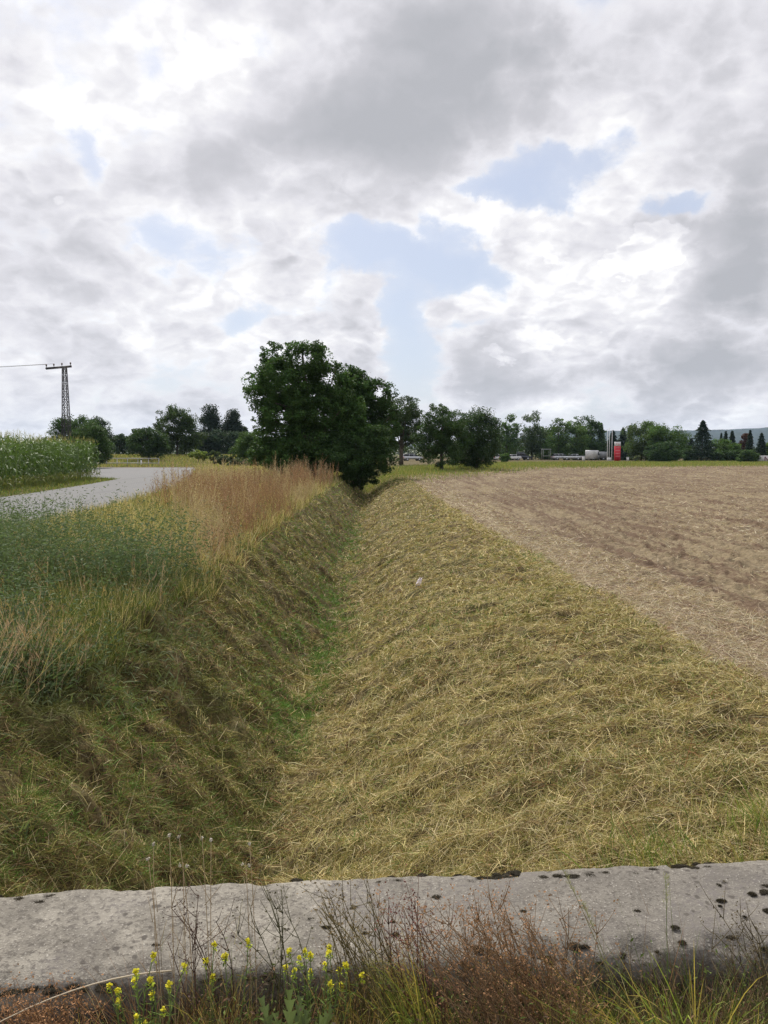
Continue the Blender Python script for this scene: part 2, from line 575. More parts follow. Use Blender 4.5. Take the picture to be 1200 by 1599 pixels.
# ground material: dark soil and thatch under the hay, greener where it is left wild
m, k, o = new_mat('soil_and_thatch')
pos = k.n('ShaderNodeNewGeometry').outputs['Position']
n_a = k.noise(pos, 14, 6, 0.65); n_b = k.noise(pos, 0.9, 4, 0.55); n_c = k.noise(pos, 60, 3, 0.6)
c = k.mix(k.mr(n_a, .35, .65), (.035, .026, .013, 1), (.15, .11, .05, 1))
c = k.mix(k.mr(n_b, .4, .65, 0, .7), c, (.065, .06, .022, 1))
c = k.mix(k.mr(n_c, .5, .75, 0, .5), c, (.26, .22, .10, 1))
pbr(k, o, c, 0.95, 0.1, bump=n_a, bstr=.6, bdist=.03)
M_GROUND = m
m, k, o = new_mat('tilled_soil')
pos = k.n('ShaderNodeNewGeometry').outputs['Position']
n_a = k.noise(pos, 9, 7, 0.65); n_b = k.noise(pos, 0.25, 4, 0.6); n_c = k.noise(pos, 38, 4, 0.7)
mp = k.n('ShaderNodeMapping'); k.put(mp.inputs['Vector'], pos); mp.inputs['Rotation'].default_value = (0, 0, R(4)); mp.inputs['Scale'].default_value = (1.0, .035, 1)
n_d = k.noise(mp.outputs[0], 3.6, 6, 0.7)
c = k.mix(k.mr(n_a, .32, .68), (.085, .061, .04, 1), (.225, .172, .112, 1))
c = k.mix(k.mr(n_b, .40, .62, 0, .6), c, (.245, .195, .12, 1))
c = k.mix(k.mr(n_d, .46, .58, 0, .8), c, (.10, .062, .042, 1))
c = k.mix(k.mr(n_c, .55, .72, 0, .55), c, (.31, .255, .16, 1))
pbr(k, o, c, 0.95, 0.1, bump=n_a, bstr=1.0, bdist=.06)
M_FIELD = m
o_ = link('ground', g_me, M_GROUND); o_['kind'] = 'structure'
o_ = link('field', f_me, M_FIELD); o_['kind'] = 'structure'

# the plain beyond, out to the horizon, and behind the camera
def ring_sheet():
    xs = np.concatenate([-np.geomspace(4300, 30, 60), np.linspace(-25, 25, 11), np.geomspace(30, 4300, 60)])
    ys = np.concatenate([-np.geomspace(600, 2, 30), np.geomspace(2, 4300, 90)])
    X, Y = np.meshgrid(xs, ys)
    Z = np.full_like(X, -0.35) + .35 * sstep(np.hypot(X, Y), 300, 420) + 1.15 * sstep(Y, 88, 135) * sstep(-X, 4, 16) - .04
    Z = np.where(Y < 1.5, -.35 + 0.25 * sstep(-Y, -1, 3), Z)
    Z = np.where((np.abs(X) < 41) & (Y > 0) & (Y < 100), -1.9, Z)
    i = grid_quads(len(ys), len(xs))
    return mesh_np('plain', np.stack([X.ravel(), Y.ravel(), Z.ravel()], 1), quads=i, smooth=True)


m, k, o = new_mat('far_meadow')
pos = k.n('ShaderNodeNewGeometry').outputs['Position']
c = k.mix(k.mr(k.noise(pos, .05, 5, .6), .4, .6), (.10, .125, .04, 1), (.19, .17, .07, 1))
pbr(k, o, c, 0.95, 0.1)
M_PLAIN = m
o_ = link('terrain', ring_sheet(), M_PLAIN); o_['kind'] = 'structure'

# wooded ridge on the horizon
xs = np.linspace(-3000, 4200, 400); rows = []
for j, t in enumerate(np.linspace(0, 1, 14)):
    Yr = 2600 + 1200 * t
    prof = interp(xs, [-3000, -500, 400, 900, 1400, 2200, 5200], [25, 30, 50, 104, 112, 135, 150])
    z = prof * np.sin(t * math.pi / 2) + (vnoise(xs / 190, xs * 0 + t * 4, 3) - .5) * 14 * t + (vnoise(xs / 16, xs * 0 + t * 60, 8) - .3) * 5 * (t > 0)
    rows.append(np.stack([xs, np.full_like(xs, Yr), z - 6 * (t == 0)], 1))
V = np.concatenate(rows)
m, k, o = new_mat('wooded_hill')
pos = k.n('ShaderNodeNewGeometry').outputs['Position']
sz = k.n('ShaderNodeSeparateXYZ'); k.put(sz.inputs[0], pos)
c = k.mix(k.mr(k.noise(pos, .012, 6, .65), .4, .6), (.016, .026, .022, 1), (.026, .038, .026, 1))
c = k.mix(k.mr(k.m('ADD', sz.outputs[2], k.m('MULTIPLY', k.noise(pos, .004, 3, .6), 60.0)), 40, 60), (.16, .16, .085, 1), c)
pbr(k, o, c, 0.95, 0.1)
o_ = link('hills', mesh_np('hills', V, quads=grid_quads(14, 400), smooth=True), m); o_['kind'] = 'structure'

# road and junction: asphalt sheets resting 4 mm above the verge
def strip(name, ys, fl, fr, n, z=0.012):
    V = []
    for y in ys:
        for t in np.linspace(0, 1, n):
            x = fl(y) * (1 - t) + fr(y) * t
            V.append((x, y, z))
    return np.array(V), grid_quads(len(ys), n)
m, k, o = new_mat('asphalt')
pos = k.n('ShaderNodeNewGeometry').outputs['Position']
n_a = k.noise(pos, 90, 3, .7); n_b = k.noise(pos, .5, 5, .6)
mp = k.n('ShaderNodeMapping'); k.put(mp.inputs['Vector'], pos); mp.inputs['Rotation'].default_value = (0, 0, R(8)); mp.inputs['Scale'].default_value = (1, .08, 1)
n_d = k.noise(mp.outputs[0], .9, 4, .6)
c = k.mix(k.mr(n_a, .3, .7), (.10, .10, .102, 1), (.18, .178, .18, 1))
c = k.mix(k.mr(n_b, .45, .7, 0, .5), c, (.16, .155, .15, 1))
c = k.mix(k.mr(n_d, .55, .7, 0, .5), c, (.09, .09, .092, 1))
pbr(k, o, c, 0.9, 0.25, bump=n_a, bstr=.3)
M_ROAD = m


def road_l2(y):
    if y <= 48: return float(road_l(y))
    return float(np.interp(y, [48, 56, 64, 72, 80, 90], [-16.6, -24, -50, -90, -90, -90]))


def road_r2(y):
    return float(road_r(y))


V, q = strip('road', np.concatenate([np.linspace(-60, 48, 60), np.linspace(49, 86.5, 30)]), road_l2, road_r2, 14)
o_ = link('road', mesh_np('road', V, quads=q), M_ROAD); o_['kind'] = 'structure'
# ------------------------------------------------------------------ grass and weeds
rng = np.random.default_rng(7)
M_HAY = leaf_mat('hay_blades', .12, .7, .15)
M_LEAF = leaf_mat('leaf_blades', .28, .7, .1)
M_DRY = leaf_mat('dry_stalks', .2, .8, .1)
C = lambda *a: np.array(a, float)
STRAW, PALE, OLIVE, GREEN, FRESH, BROWN, RUST = C(.55, .45, .215), C(.58, .49, .29), C(.295, .265, .085), C(.125, .168, .042), C(.12, .225, .045), C(.20, .125, .06), C(.27, .125, .06)


def scatter(n, r0, r1, a0=-40, a1=40, rg=rng):
    r = np.exp(rg.uniform(math.log(r0), math.log(r1), n)); a = np.radians(rg.uniform(a0, a1, n))
    return r * np.sin(a), r * np.cos(a)


def pick(w, cols, rg=rng):
    """w (n,k) weights -> colour of each blade"""
    w = np.clip(w, 0, None); w = np.cumsum(w, 1); w /= w[:, -1:]
    i = (rg.random(len(w))[:, None] > w).sum(1)
    i = np.minimum(i, len(cols) - 1)
    c = np.array(cols)[i]
    return c * rg.uniform(.62, 1.3, (len(w), 1)) * rg.uniform(.94, 1.06, (len(w), 3))


def tangent(x, y):
    e = .12
    hx = (H(x + e, y) - H(x - e, y)) / (2 * e); hy = (H(x, y + e) - H(x, y - e)) / (2 * e)
    n = np.stack([-hx, -hy, np.ones_like(x)], 1)
    return n / np.linalg.norm(n, axis=1, keepdims=True)


def lay(x, y, az, tilt):
    """direction lying on the surface with heading az and angle tilt above it"""
    n = tangent(x, y)
    d = np.stack([np.cos(az), np.sin(az), np.zeros_like(az)], 1)
    d = d - n * (d * n).sum(1, keepdims=True); d /= np.linalg.norm(d, axis=1, keepdims=True)
    return d * np.cos(tilt)[:, None] + n * np.sin(tilt)[:, None]


def wpx(x, y, base, k=.00085): return np.maximum(base, k * np.hypot(x, y))


# --- mown hay on both banks of the ditch
def hay_zone(x, y):
    e = (fbm(x * 1.2, y * .8, 3, 14) - .5) * .5
    return (x > left_x(y) - .5 + e) & (x < field_x(y) + .12 + e * .6) & (y > wall_y(x) + .22) & (y < 64)


x, y = scatter(1250000, 2.35, 62, -46, 42)
k = hay_zone(x, y)
bald = fbm(x * 4.5, y * 5.0, 3, 61, .6)
lum = lumps(x, y)
hollow = sstep(-lum, .035, .085)  # hollows take browner thatch colour, which also stands in for relief shade
k &= ~((bald < .36) & (rng.random(len(x)) < .9)) & (rng.random(len(x)) > hollow * .6)
x, y = x[k], y[k]; n = len(x)
left = sstep(ditch_x(y) - x, -.25, .35)  # left bank is greener; its slope shade also goes into darker colour
bot = 2.2 * sstep(fbm(x * 2.0, y * .8, 3, 131), .36, .52) * np.exp(-((x - ditch_x(y) - .05) / .31) ** 2) * sstep(y, 6.5, 8.5) * (1 - sstep(y, 26, 38))
cn = fbm(x * .9, y * .7, 4, 21); cn2 = fbm(x * 2.2, y * 2.0, 3, 27)
nearl = left * (1 - sstep(y, 6, 16))
dk = sstep(fbm(x * 1.6, y * 1.5, 4, 141), .46, .60) * left * (1 - .85 * sstep(y, 6.5, 10))
fr = sstep(fbm(x * 1.9, y * 1.3, 3, 151), .56, .66) * left
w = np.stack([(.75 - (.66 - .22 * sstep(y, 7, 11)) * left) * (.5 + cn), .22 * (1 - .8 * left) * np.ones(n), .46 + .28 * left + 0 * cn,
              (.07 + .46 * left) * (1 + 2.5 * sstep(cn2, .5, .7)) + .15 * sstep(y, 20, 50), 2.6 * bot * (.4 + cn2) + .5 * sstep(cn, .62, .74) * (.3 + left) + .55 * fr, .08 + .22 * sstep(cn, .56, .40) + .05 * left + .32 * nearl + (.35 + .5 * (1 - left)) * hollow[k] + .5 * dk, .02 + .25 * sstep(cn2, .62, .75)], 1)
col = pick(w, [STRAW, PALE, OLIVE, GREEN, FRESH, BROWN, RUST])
col = np.where((dk > .5)[:, None], (GREEN * .55 + BROWN * .25), 1) * np.where((dk > .5)[:, None], rng.uniform(.5, 1.5, (n, 1)), col)
gr = (col[:, 1] > col[:, 0] * 1.05)
az = np.where(rng.random(n) < .22, rng.normal(.7, .6, n), rng.uniform(0, 2 * math.pi, n)) + np.pi * (rng.random(n) < .5)
tilt = np.where(gr, rng.uniform(.5, 1.4, n), np.abs(rng.normal(.08, .38, n)))
L = np.where(gr, rng.uniform(.04, .12, n), rng.gamma(2.6, .034, n).clip(.035, .36))
P = np.stack([x, y, H(x, y) + rng.uniform(-.01, .035, n)], 1)
A = Acc()
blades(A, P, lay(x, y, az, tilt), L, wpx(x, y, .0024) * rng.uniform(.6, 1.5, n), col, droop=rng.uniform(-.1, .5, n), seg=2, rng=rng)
# tussocks the mower combed over
tx, ty = scatter(4200, 2.5, 55, -48, 42)
k = hay_zone(tx, ty); tx, ty = tx[k], ty[k]
m_ = 26
X = np.repeat(tx, m_) + rng.normal(0, .05, len(tx) * m_); Y = np.repeat(ty, m_) + rng.normal(0, .05, len(tx) * m_)
lf = sstep(ditch_x(Y) - X, -.2, .3)
az0 = np.repeat(rng.uniform(0, 6.28, len(tx)) + np.pi * (rng.random(len(tx)) < .5), m_) + rng.normal(0, .6, len(X))
tcol = np.array([STRAW, OLIVE, OLIVE * .8, GREEN * 1.1, STRAW * .8])[rng.integers(0, 5, len(tx))]
tcol = np.where((rng.random(len(tx)) < .6 * sstep(ditch_x(ty) - tx, -.2, .3))[:, None], (GREEN + OLIVE) * .5, tcol)
col = np.repeat(tcol, m_, 0) * rng.uniform(.7, 1.25, (len(X), 1))
blades(A, np.stack([X, Y, H(X, Y) + .0], 1), lay(X, Y, az0, rng.uniform(.2, .8, len(X))), rng.uniform(.07, .2, len(X)),
       wpx(X, Y, .0034), col, droop=rng.uniform(.25, .6, len(X)), seg=3, rng=rng)
# long bleached stalks lying on top, colour darkened for shade on the left bank
x, y = scatter(19000, 2.4, 40, -45, 42); k = hay_zone(x, y); x, y = x[k], y[k]; n = len(x)
blades(A, np.stack([x, y, H(x, y) + .03], 1), lay(x, y, rng.uniform(0, 6.28, n), rng.uniform(.0, .35, n)), rng.gamma(3, .06, n).clip(.06, .45), wpx(x, y, .0024, .0007),
       np.tile(PALE, (n, 1)) * (rng.uniform(.6, 1.0, n) * (1 - .45 * sstep(ditch_x(y) - x, -.2, .3)))[:, None], droop=rng.uniform(.0, .3, n), seg=2, rng=rng)
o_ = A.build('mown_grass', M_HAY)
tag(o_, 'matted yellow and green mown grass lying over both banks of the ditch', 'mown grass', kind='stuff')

# --- stubble and straw bits on the field
A = Acc()
x, y = scatter(330000, 4.5, 110, -5, 50)
inner = x - field_x(y)
k = (inner > -.15) & (y < field_far(x)) & (y > 1)
dens = np.where(inner < 1.1 + .5 * fbm(x, y * .3, 2, 4), 1.0, .09 + .22 * sstep(fbm(x * .35, y * .12, 3, 77), .4, .65))
k &= rng.random(len(x)) < dens
x, y = x[k], y[k]; n = len(x)
zf = np.clip(base_h(x, y), -.2, 0) + clods(x, y)
az = rng.uniform(0, 6.28, n); tl = np.abs(rng.normal(.1, .3, n))
D = np.stack([np.cos(az) * np.cos(tl), np.sin(az) * np.cos(tl), np.sin(tl)], 1)
col = pick(np.stack([np.full(n, .5), np.full(n, .35), np.full(n, .15)], 1), [C(.50, .41, .27), C(.66, .57, .42), C(.28, .18, .11)])
blades(A, np.stack([x, y, zf + .005], 1), D, rng.uniform(.04, .2, n), wpx(x, y, .004, .0007), col, droop=rng.uniform(-.1, .2, n), seg=1, rng=rng)
o_ = A.build('straw_stubble', M_HAY)
tag(o_, 'pale chopped straw and stubble scattered over the tilled brown field', 'stubble', kind='stuff')


# --- unmown band on the left bank
def wild(x, y): return (x < wild_x(y) - .1 + (fbm(x * 1.3, y * 1.3, 3, 14) - .5) * .8) & (x > road_r(y) + .15) & (y < 60)


def upright(x, y, spread=.2, lean=(0, 0), rg=rng):
    D = np.stack([rg.normal(lean[0], spread, len(x)), rg.normal(lean[1], spread, len(x)), np.ones(len(x))], 1)
    return D / np.linalg.norm(D, axis=1, keepdims=True)


def ground(x, y): return np.stack([x, y, H(x, y) - .02], 1)


def brown_zone(x, y):
    q = -x / np.maximum(y, 1)
    return sstep(.25 + .05 * sstep(y, 16, 24) + (fbm(x * .5, y * .3, 3, 51) - .5) * .12 - q, -.02, .04) * sstep(y, 9.5, 12) * (1 - .75 * sstep(fbm(x * .8, y * .3, 3, 55), .56, .66) * (y > 18))


def green_zone(x, y):
    """separate bushes with open grass between them"""
    g = 0
    wx = x + (fbm(x * 1.1, y * 1.1, 3, 58) - .5) * 1.3; wy = y + (fbm(x * 1.1 + 9, y * 1.1, 3, 59) - .5) * 2.0
    for cx_, cy_, rx_, ry_, a_ in [(-2.55, 8.9, .42, .7, 1), (-3.4, 9.3, .6, 1.1, 1), (-4.6, 9.6, 1.1, 1.2, 1), (-6.0, 11.0, 1.1, 1.6, 1), (-5.0, 12.8, .9, 1.0, .5), (-2.75, 5.7, .55, .6, .55), (-3.4, 6.3, .6, .6, .5), (-7.0, 13.5, .9, 1.2, .5), (-3.2, 11.6, .4, .6, .5)]:
        g = np.maximum(g, a_ * (1 - sstep(np.hypot((wx - cx_) / rx_, (wy - cy_) / ry_), .7, 1.15)))
    return g


# grasses: short olive cover, then tall bleached grass
A = Acc()
x, y = scatter(230000, 4.0, 62, -52, 0); k = wild(x, y); x, y = x[k], y[k]; n = len(x)
gz, bz = green_zone(x, y), brown_zone(x, y)
cn = fbm(x * .5, y * .4, 3, 91)
nr = 1 - sstep(y, 8, 12)
w = np.stack([(.55 + cn) * (1 - .72 * nr), .35 - .2 * nr, .5 + sstep(y, 13, 20), .45 * (.4 + gz) + .8 * nr, .15 * sstep(y, 13, 18) * (1 - bz), .25 * bz], 1)
col = pick(w, [STRAW, PALE, OLIVE * C(.95, 1, 1.1), GREEN * .9, GREEN * 1.5, RUST])
hmax = .28 + .38 * (y > 5.5) * sstep(fbm(x * .7, y * .5, 3, 95), .35, .6) * (1 - .35 * sstep(y, 13, 17) * (1 - bz))
L = hmax * rng.uniform(.5, 1.15, n) * (1 - .4 * nr)
blades(A, ground(x, y), upright(x, y, .3, (.05, -.02)), L, wpx(x, y, .0034), col, droop=rng.uniform(.1, .5, n), seg=3, rng=rng)
# clumps of tall pale stems near the camera side
x, y = scatter(9500, 4.8, 12, -48, -8); k = wild(x, y) & (rng.random(len(x)) < .12 + .88 * sstep(fbm(x * .9, y * .9, 3, 33), .46, .58)); x, y = x[k], y[k]; n = len(x)
col = pick(np.tile(C(.6, .3, .2), (n, 1)), [C(.46, .37, .26), C(.38, .28, .2), STRAW * .8])
D = upright(x, y, .30, (.15, -.05)); L = rng.uniform(.35, .75, n)
blades(A, ground(x, y), D, L, wpx(x, y, .003), col, droop=.15, seg=3, rng=rng)
for t in range(8):
    P = ground(x, y) + D * (L * (.72 + .035 * t))[:, None]; P[:, 2] -= .15 * L * (.72 + .035 * t) ** 2
    blades(A, P, upright(x, y, .5), rng.uniform(.02, .05, n), wpx(x, y, .003), col * C(1.05, .9, .85), droop=.1, seg=1, rng=rng)
o_ = A.build('tall_grass', M_DRY)
tag(o_, 'tall bleached wild grass left standing between the ditch and the road', 'tall grass', kind='stuff')

# blue-green leafy weeds
A = Acc()
x, y = scatter(11000, 5.0, 17, -52, -8); k = wild(x, y) & (rng.random(len(x)) < green_zone(x, y) * .9 + .08); x, y = x[k], y[k]; n = len(x)
hh = rng.uniform(.5, 1.1, n) * (.55 + .75 * fbm(x * 1.2, y * 1.2, 2, 63)) * np.where(y < 6.8, .55, 1) * (.85 + .25 * sstep(-x, 3, 4.6))
D = upright(x, y, .16); G = ground(x, y)
base = C(.085, .122, .052)
blades(A, G, D, hh, .006, np.tile(base * .9, (n, 1)), droop=.05, seg=2, rng=rng)
for t in np.linspace(.12, 1, 34):
    P = G + D * (hh * t)[:, None]
    az = rng.uniform(0, 6.28, n); el = rng.uniform(.1, .9, n)
    d = np.stack([np.cos(az) * np.cos(el), np.sin(az) * np.cos(el), np.sin(el)], 1)
    off = rng.uniform(0, .16, n)[:, None] * (1 - t * .6)
    col = base * rng.uniform(.7, 1.5, (n, 1)) + C(.02, .02, .025) * rng.random((n, 1))
    blades(A, P + d * off, d, rng.uniform(.03, .085, n) * (1.2 - .5 * t), rng.uniform(.009, .02, n), col, droop=rng.uniform(0, .4, n), seg=2, rng=rng, tip=.5)
# low grey-green mat at the foot, nearest the wall
x, y = scatter(26000, 4.2, 9.5, -50, -12); k = (x < wild_x(y) + .45) & (rng.random(len(x)) < .8 * sstep(fbm(x * 1.5, y * 1.5, 3, 19), .48, .62)); x, y = x[k], y[k]; n = len(x)
az = rng.uniform(0, 6.28, n); el = rng.uniform(.2, 1.3, n)
d = np.stack([np.cos(az) * np.cos(el), np.sin(az) * np.cos(el), np.sin(el)], 1)
blades(A, ground(x, y) + rng.uniform(0, .14, (n, 1)) * C(0, 0, 1), d, rng.uniform(.05, .15, n), rng.uniform(.008, .016, n), C(.125, .15, .07) * rng.uniform(.6, 1.3, (n, 1)), droop=rng.uniform(0, .6, n), seg=3, rng=rng, tip=.4)
o_ = A.build('green_weeds', M_LEAF)
tag(o_, 'bushy blue-green leafy weeds on the left bank beside the road', 'weeds', kind='stuff')

# reddish brown seeding weeds
A = Acc()
x, y = scatter(13000, 8.5, 46, -40, 2); k = (x < left_x(y) - .05 + (fbm(x, y, 2, 12) - .5) * .4) & (x > road_r(y) + .3) & (rng.random(len(x)) < brown_zone(x, y)); x, y = x[k], y[k]; n = len(x)
hh = rng.uniform(.55, 1.2, n) * (.62 + .38 * sstep(y, 12, 17)) * (1 + .16 * sstep(y, 24, 30)); hh *= .55 + .9 * fbm(x * .55, y * .3, 3, 88)
D = upright(x, y, .14); G = ground(x, y)
tone = fbm(x * .6, y * .25, 3, 66)
base = np.where((tone > .545)[:, None], C(.42, .33, .20), C(.26, .155, .095)) * rng.uniform(.75, 1.25, (n, 1))
blades(A, G, D, hh, wpx(x, y, .005, .0006), base, droop=.06, seg=2, rng=rng, tip=.5)
for t in np.linspace(.3, 1.0, 30):
    P = G + D * (hh * t)[:, None] + rng.normal(0, .055, (n, 3)) * (1.25 - t)
    leaves(A, P, np.maximum(.022, .0011 * np.hypot(x, y)) * rng.uniform(.6, 1.5, n), base * rng.uniform(.65, 1.35, (n, 1)), rng, up=.2, asp=.6)
for t in range(4):
    P = G + D * (hh * rng.uniform(.15, .7, n))[:, None]
    blades(A, P, upright(x, y, .45), hh * rng.uniform(.2, .45, n), wpx(x, y, .003, .0006), base * 1.1, droop=.1, seg=1, rng=rng)
o_ = A.build('brown_weeds', M_DRY)
tag(o_, 'dense rusty brown seed-bearing weeds along the left bank crest', 'weeds', kind='stuff')

# verges by the road, the meadow beyond the junction and the strip behind the field
A = Acc()
x = rng.uniform(-32, -12.5, 60000); y = rng.uniform(18, 66, 60000)
k = (x < np.vectorize(road_l2)(y) - .05) & (x > corn_edge(y) - .8) if False else (x < np.vectorize(road_l2)(y) + .1)
x, y = x[k], y[k]; n = len(x)
blades(A, np.stack([x, y, np.full(n, -.04)], 1), upright(x, y, .35), rng.uniform(.12, .34, n), .028, pick(np.tile(C(.6, .25, .2), (n, 1)), [GREEN * 1.25, OLIVE, GREEN * .8]), droop=.3, seg=2, rng=rng)
x = rng.uniform(-95, 0, 75000); y = rng.uniform(86.6, 150, 75000); n = len(x)
k = (y > 89) | (x > road_r(y)) ; x, y = x[k], y[k]; n = len(x)
blades(A, np.stack([x, y, base_h(x, y) - .03], 1), upright(x, y, .3), rng.uniform(.2, .6, n), .0010 * y, pick(np.tile(C(.2, .4, .4), (n, 1)), [STRAW * .8, OLIVE, GREEN * 1.35]), droop=.2, seg=1, rng=rng)
x = rng.uniform(-22, -2.2, 26000); y = rng.uniform(44, 90, 26000); k = (x > np.vectorize(road_r2)(y) + .2) & (x < ditch_x(y) - 1.2); x, y = x[k], y[k]; n = len(x)
blades(A, np.stack([x, y, base_h(x, y) - .03], 1), upright(x, y, .3), rng.uniform(.3, .75, n), .0010 * y, pick(np.tile(C(.35, .4, .3), (n, 1)), [STRAW, OLIVE * 1.2, GREEN * 1.2]), droop=.2, seg=2, rng=rng)
x = rng.uniform(-8, 130, 150000); y = field_far(x) + rng.uniform(-.6, 1, len(x)) ** 1 * 38 * rng.random(len(x)) ** .8; n = len(x)
k = y < 158; x, y = x[k], y[k]; n = len(x)
blades(A, np.stack([x, y, base_h(x, y) - .02 - .0 * x], 1), upright(x, y, .25), rng.uniform(.18, .5, n), .0009 * y, pick(np.tile(C(.25, .12, .6), (n, 1)), [OLIVE, STRAW * .7, GREEN * 1.35]), droop=.2, seg=1, rng=rng)
o_ = A.build('grass', M_LEAF)
tag(o_, 'green and straw coloured grass on the verges and beyond the field', 'grass', kind='stuff')
# ------------------------------------------------------------------ concrete beam (headwall) in front
def smooth_prof():
    # cross-section in (v across, z): near face, rounded near edge, top falling slightly to the near side, far edge
    return [(-.235, -1.6), (-.235, .06), (-.232, .18), (-.225, .212), (-.208, .230), (-.17, .240), (-.10, .245), (-.03, .247), (.03, .25), (.09, .252), (.145, .251), (.18, .246), (.197, .228), (.203, .19), (.205, -.1), (.205, -1.6)]


prof = smooth_prof()
# densify the cross-section
pp = []
for (a, b), (c_, d_) in zip(prof[:-1], prof[1:]):
    m_ = 1 + int(min(26, math.hypot(c_ - a, d_ - b) / .011))
    for t in range(m_): pp.append((a + (c_ - a) * t / m_, b + (d_ - b) * t / m_))
pp.append(prof[-1]); pp = np.array(pp)
us = np.linspace(-3.2, 3.6, 560)
U, K = np.meshgrid(us, np.arange(len(pp)), indexing='ij')
vv = pp[K, 0]; zz_ = pp[K, 1].copy()
an = math.atan(.0805)
top = sstep(zz_, .1, .22)
edge_n = (fbm(U * 6, vv * 0 + 3, 5, 5, .6) - .5) * .055 * top * np.sign(vv) * sstep(np.abs(vv), .1, .2)
chip = -sstep(fbm(U * 7, vv * 4, 4, 15), .56, .70) * .03 * sstep(np.abs(vv), .14, .2) * top
zz_ += (fbm(U * 2, vv * 4, 3, 6) - .5) * .018 * top + (fbm(U * 30, vv * 30, 3, 7) - .5) * .006 * top + chip
rough_face = (fbm(U * 12, zz_ * 14, 4, 8) - .5) * .03 * (1 - top)
vv2 = vv + edge_n + rough_face * np.sign(vv)
X = U * math.cos(an) - vv2 * math.sin(an); Y = 2.18 + U * math.sin(an) + vv2 * math.cos(an)
me = mesh_np('concrete_wall', np.stack([X.ravel(), Y.ravel(), zz_.ravel()], 1), quads=grid_quads(len(us), len(pp)), smooth=True)
m, k, o = new_mat('weathered_concrete')
pos = k.n('ShaderNodeNewGeometry').outputs['Position']
nor = k.n('ShaderNodeNewGeometry').outputs['Normal']
sz = k.n('ShaderNodeSeparateXYZ'); k.put(sz.inputs[0], nor)
sp = k.n('ShaderNodeSeparateXYZ'); k.put(sp.inputs[0], pos)
n_a = k.noise(pos, 7, 7, .65); n_b = k.noise(pos, 60, 5, .7); n_c = k.noise(pos, 2.2, 4, .55); n_d = k.noise(pos, 150, 3, .6)
c = k.mix(k.mr(n_a, .32, .68), (.135, .122, .104, 1), (.275, .252, .214, 1))
c = k.mix(k.mr(n_c, .48, .62, 0, .55), c, (.18, .165, .145, 1))
# right half is greyer and more worn
c = k.mix(k.m('MULTIPLY', k.mr(k.m('ADD', sp.outputs[0], k.m('MULTIPLY', k.m('SUBTRACT', n_a, .5), 1.6)), -.1, .5), .55), c, (.135, .122, .108, 1))
c = k.mix(k.mr(n_b, .50, .60, 0, .7), c, (.085, .075, .065, 1))
c = k.mix(k.mr(n_d, .58, .70, 0, .6), c, (.46, .43, .385, 1))
c = k.mix(k.m('MULTIPLY', k.mr(n_b, .5, .58), k.mr(n_c, .5, .62)), c, (.15, .135, .125, 1))
vor = k.n('ShaderNodeTexVoronoi'); k.put(vor.inputs['Vector'], k.vm('ADD', pos, k.vm('SCALE', k.noise(pos, 20, 3, .5, color=True), .03))); vor.inputs['Scale'].default_value = 26
spot = k.m('MULTIPLY', k.mr(vor.outputs['Distance'], .30, .16), k.mr(k.noise(pos, 5, 3, .5), .50, .60))
c = k.mix(spot, c, (.09, .08, .07, 1))
# upright face mixed darker below an uneven upper limit
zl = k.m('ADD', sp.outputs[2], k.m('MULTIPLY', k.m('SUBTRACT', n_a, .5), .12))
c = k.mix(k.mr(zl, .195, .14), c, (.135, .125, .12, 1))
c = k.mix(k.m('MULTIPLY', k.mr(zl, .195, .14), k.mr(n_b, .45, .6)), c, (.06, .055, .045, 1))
bmp = k.m('ADD', k.m('MULTIPLY', n_b, .6), k.m('MULTIPLY', n_d, .5))
pbr(k, o, c, .93, .2, bump=bmp, bstr=.9, bdist=.008)
o_ = link('concrete_wall', me, m)
tag(o_, 'low weathered grey concrete beam spanning the ditch in the foreground', 'concrete wall')

# dark moss cushions on the beam
def on_wall(u, v): return u * math.cos(an) - v * math.sin(an), 2.18 + u * math.sin(an) + v * math.cos(an)
A = Acc()
rg = np.random.default_rng(3)
spots = []
for i in range(150): spots.append((rg.uniform(-1.6, 1.8), .155 + rg.normal(0, .018), rg.uniform(.007, .02)))
for i in range(14): spots.append((rg.normal(-.17, .13), rg.uniform(.02, .16), rg.uniform(.006, .018)))
for i in range(9): spots.append((rg.normal(-.98, .1), .15 + rg.normal(0, .012), rg.uniform(.012, .022)))
for i in range(30): spots.append((rg.uniform(.2, 1.4), -.205 + rg.normal(0, .02), rg.uniform(.005, .017)))
for i in range(60): spots.append((rg.uniform(-1.4, 1.4), rg.uniform(-.15, .15), rg.uniform(.003, .009)))
for i in range(6): spots.append((rg.normal(1.15, .05), rg.uniform(-.1, .1), rg.uniform(.007, .016)))
for i in range(26): spots.append((rg.uniform(-1.3, -.3), -.222 + rg.normal(0, .008), rg.uniform(.006, .02)))
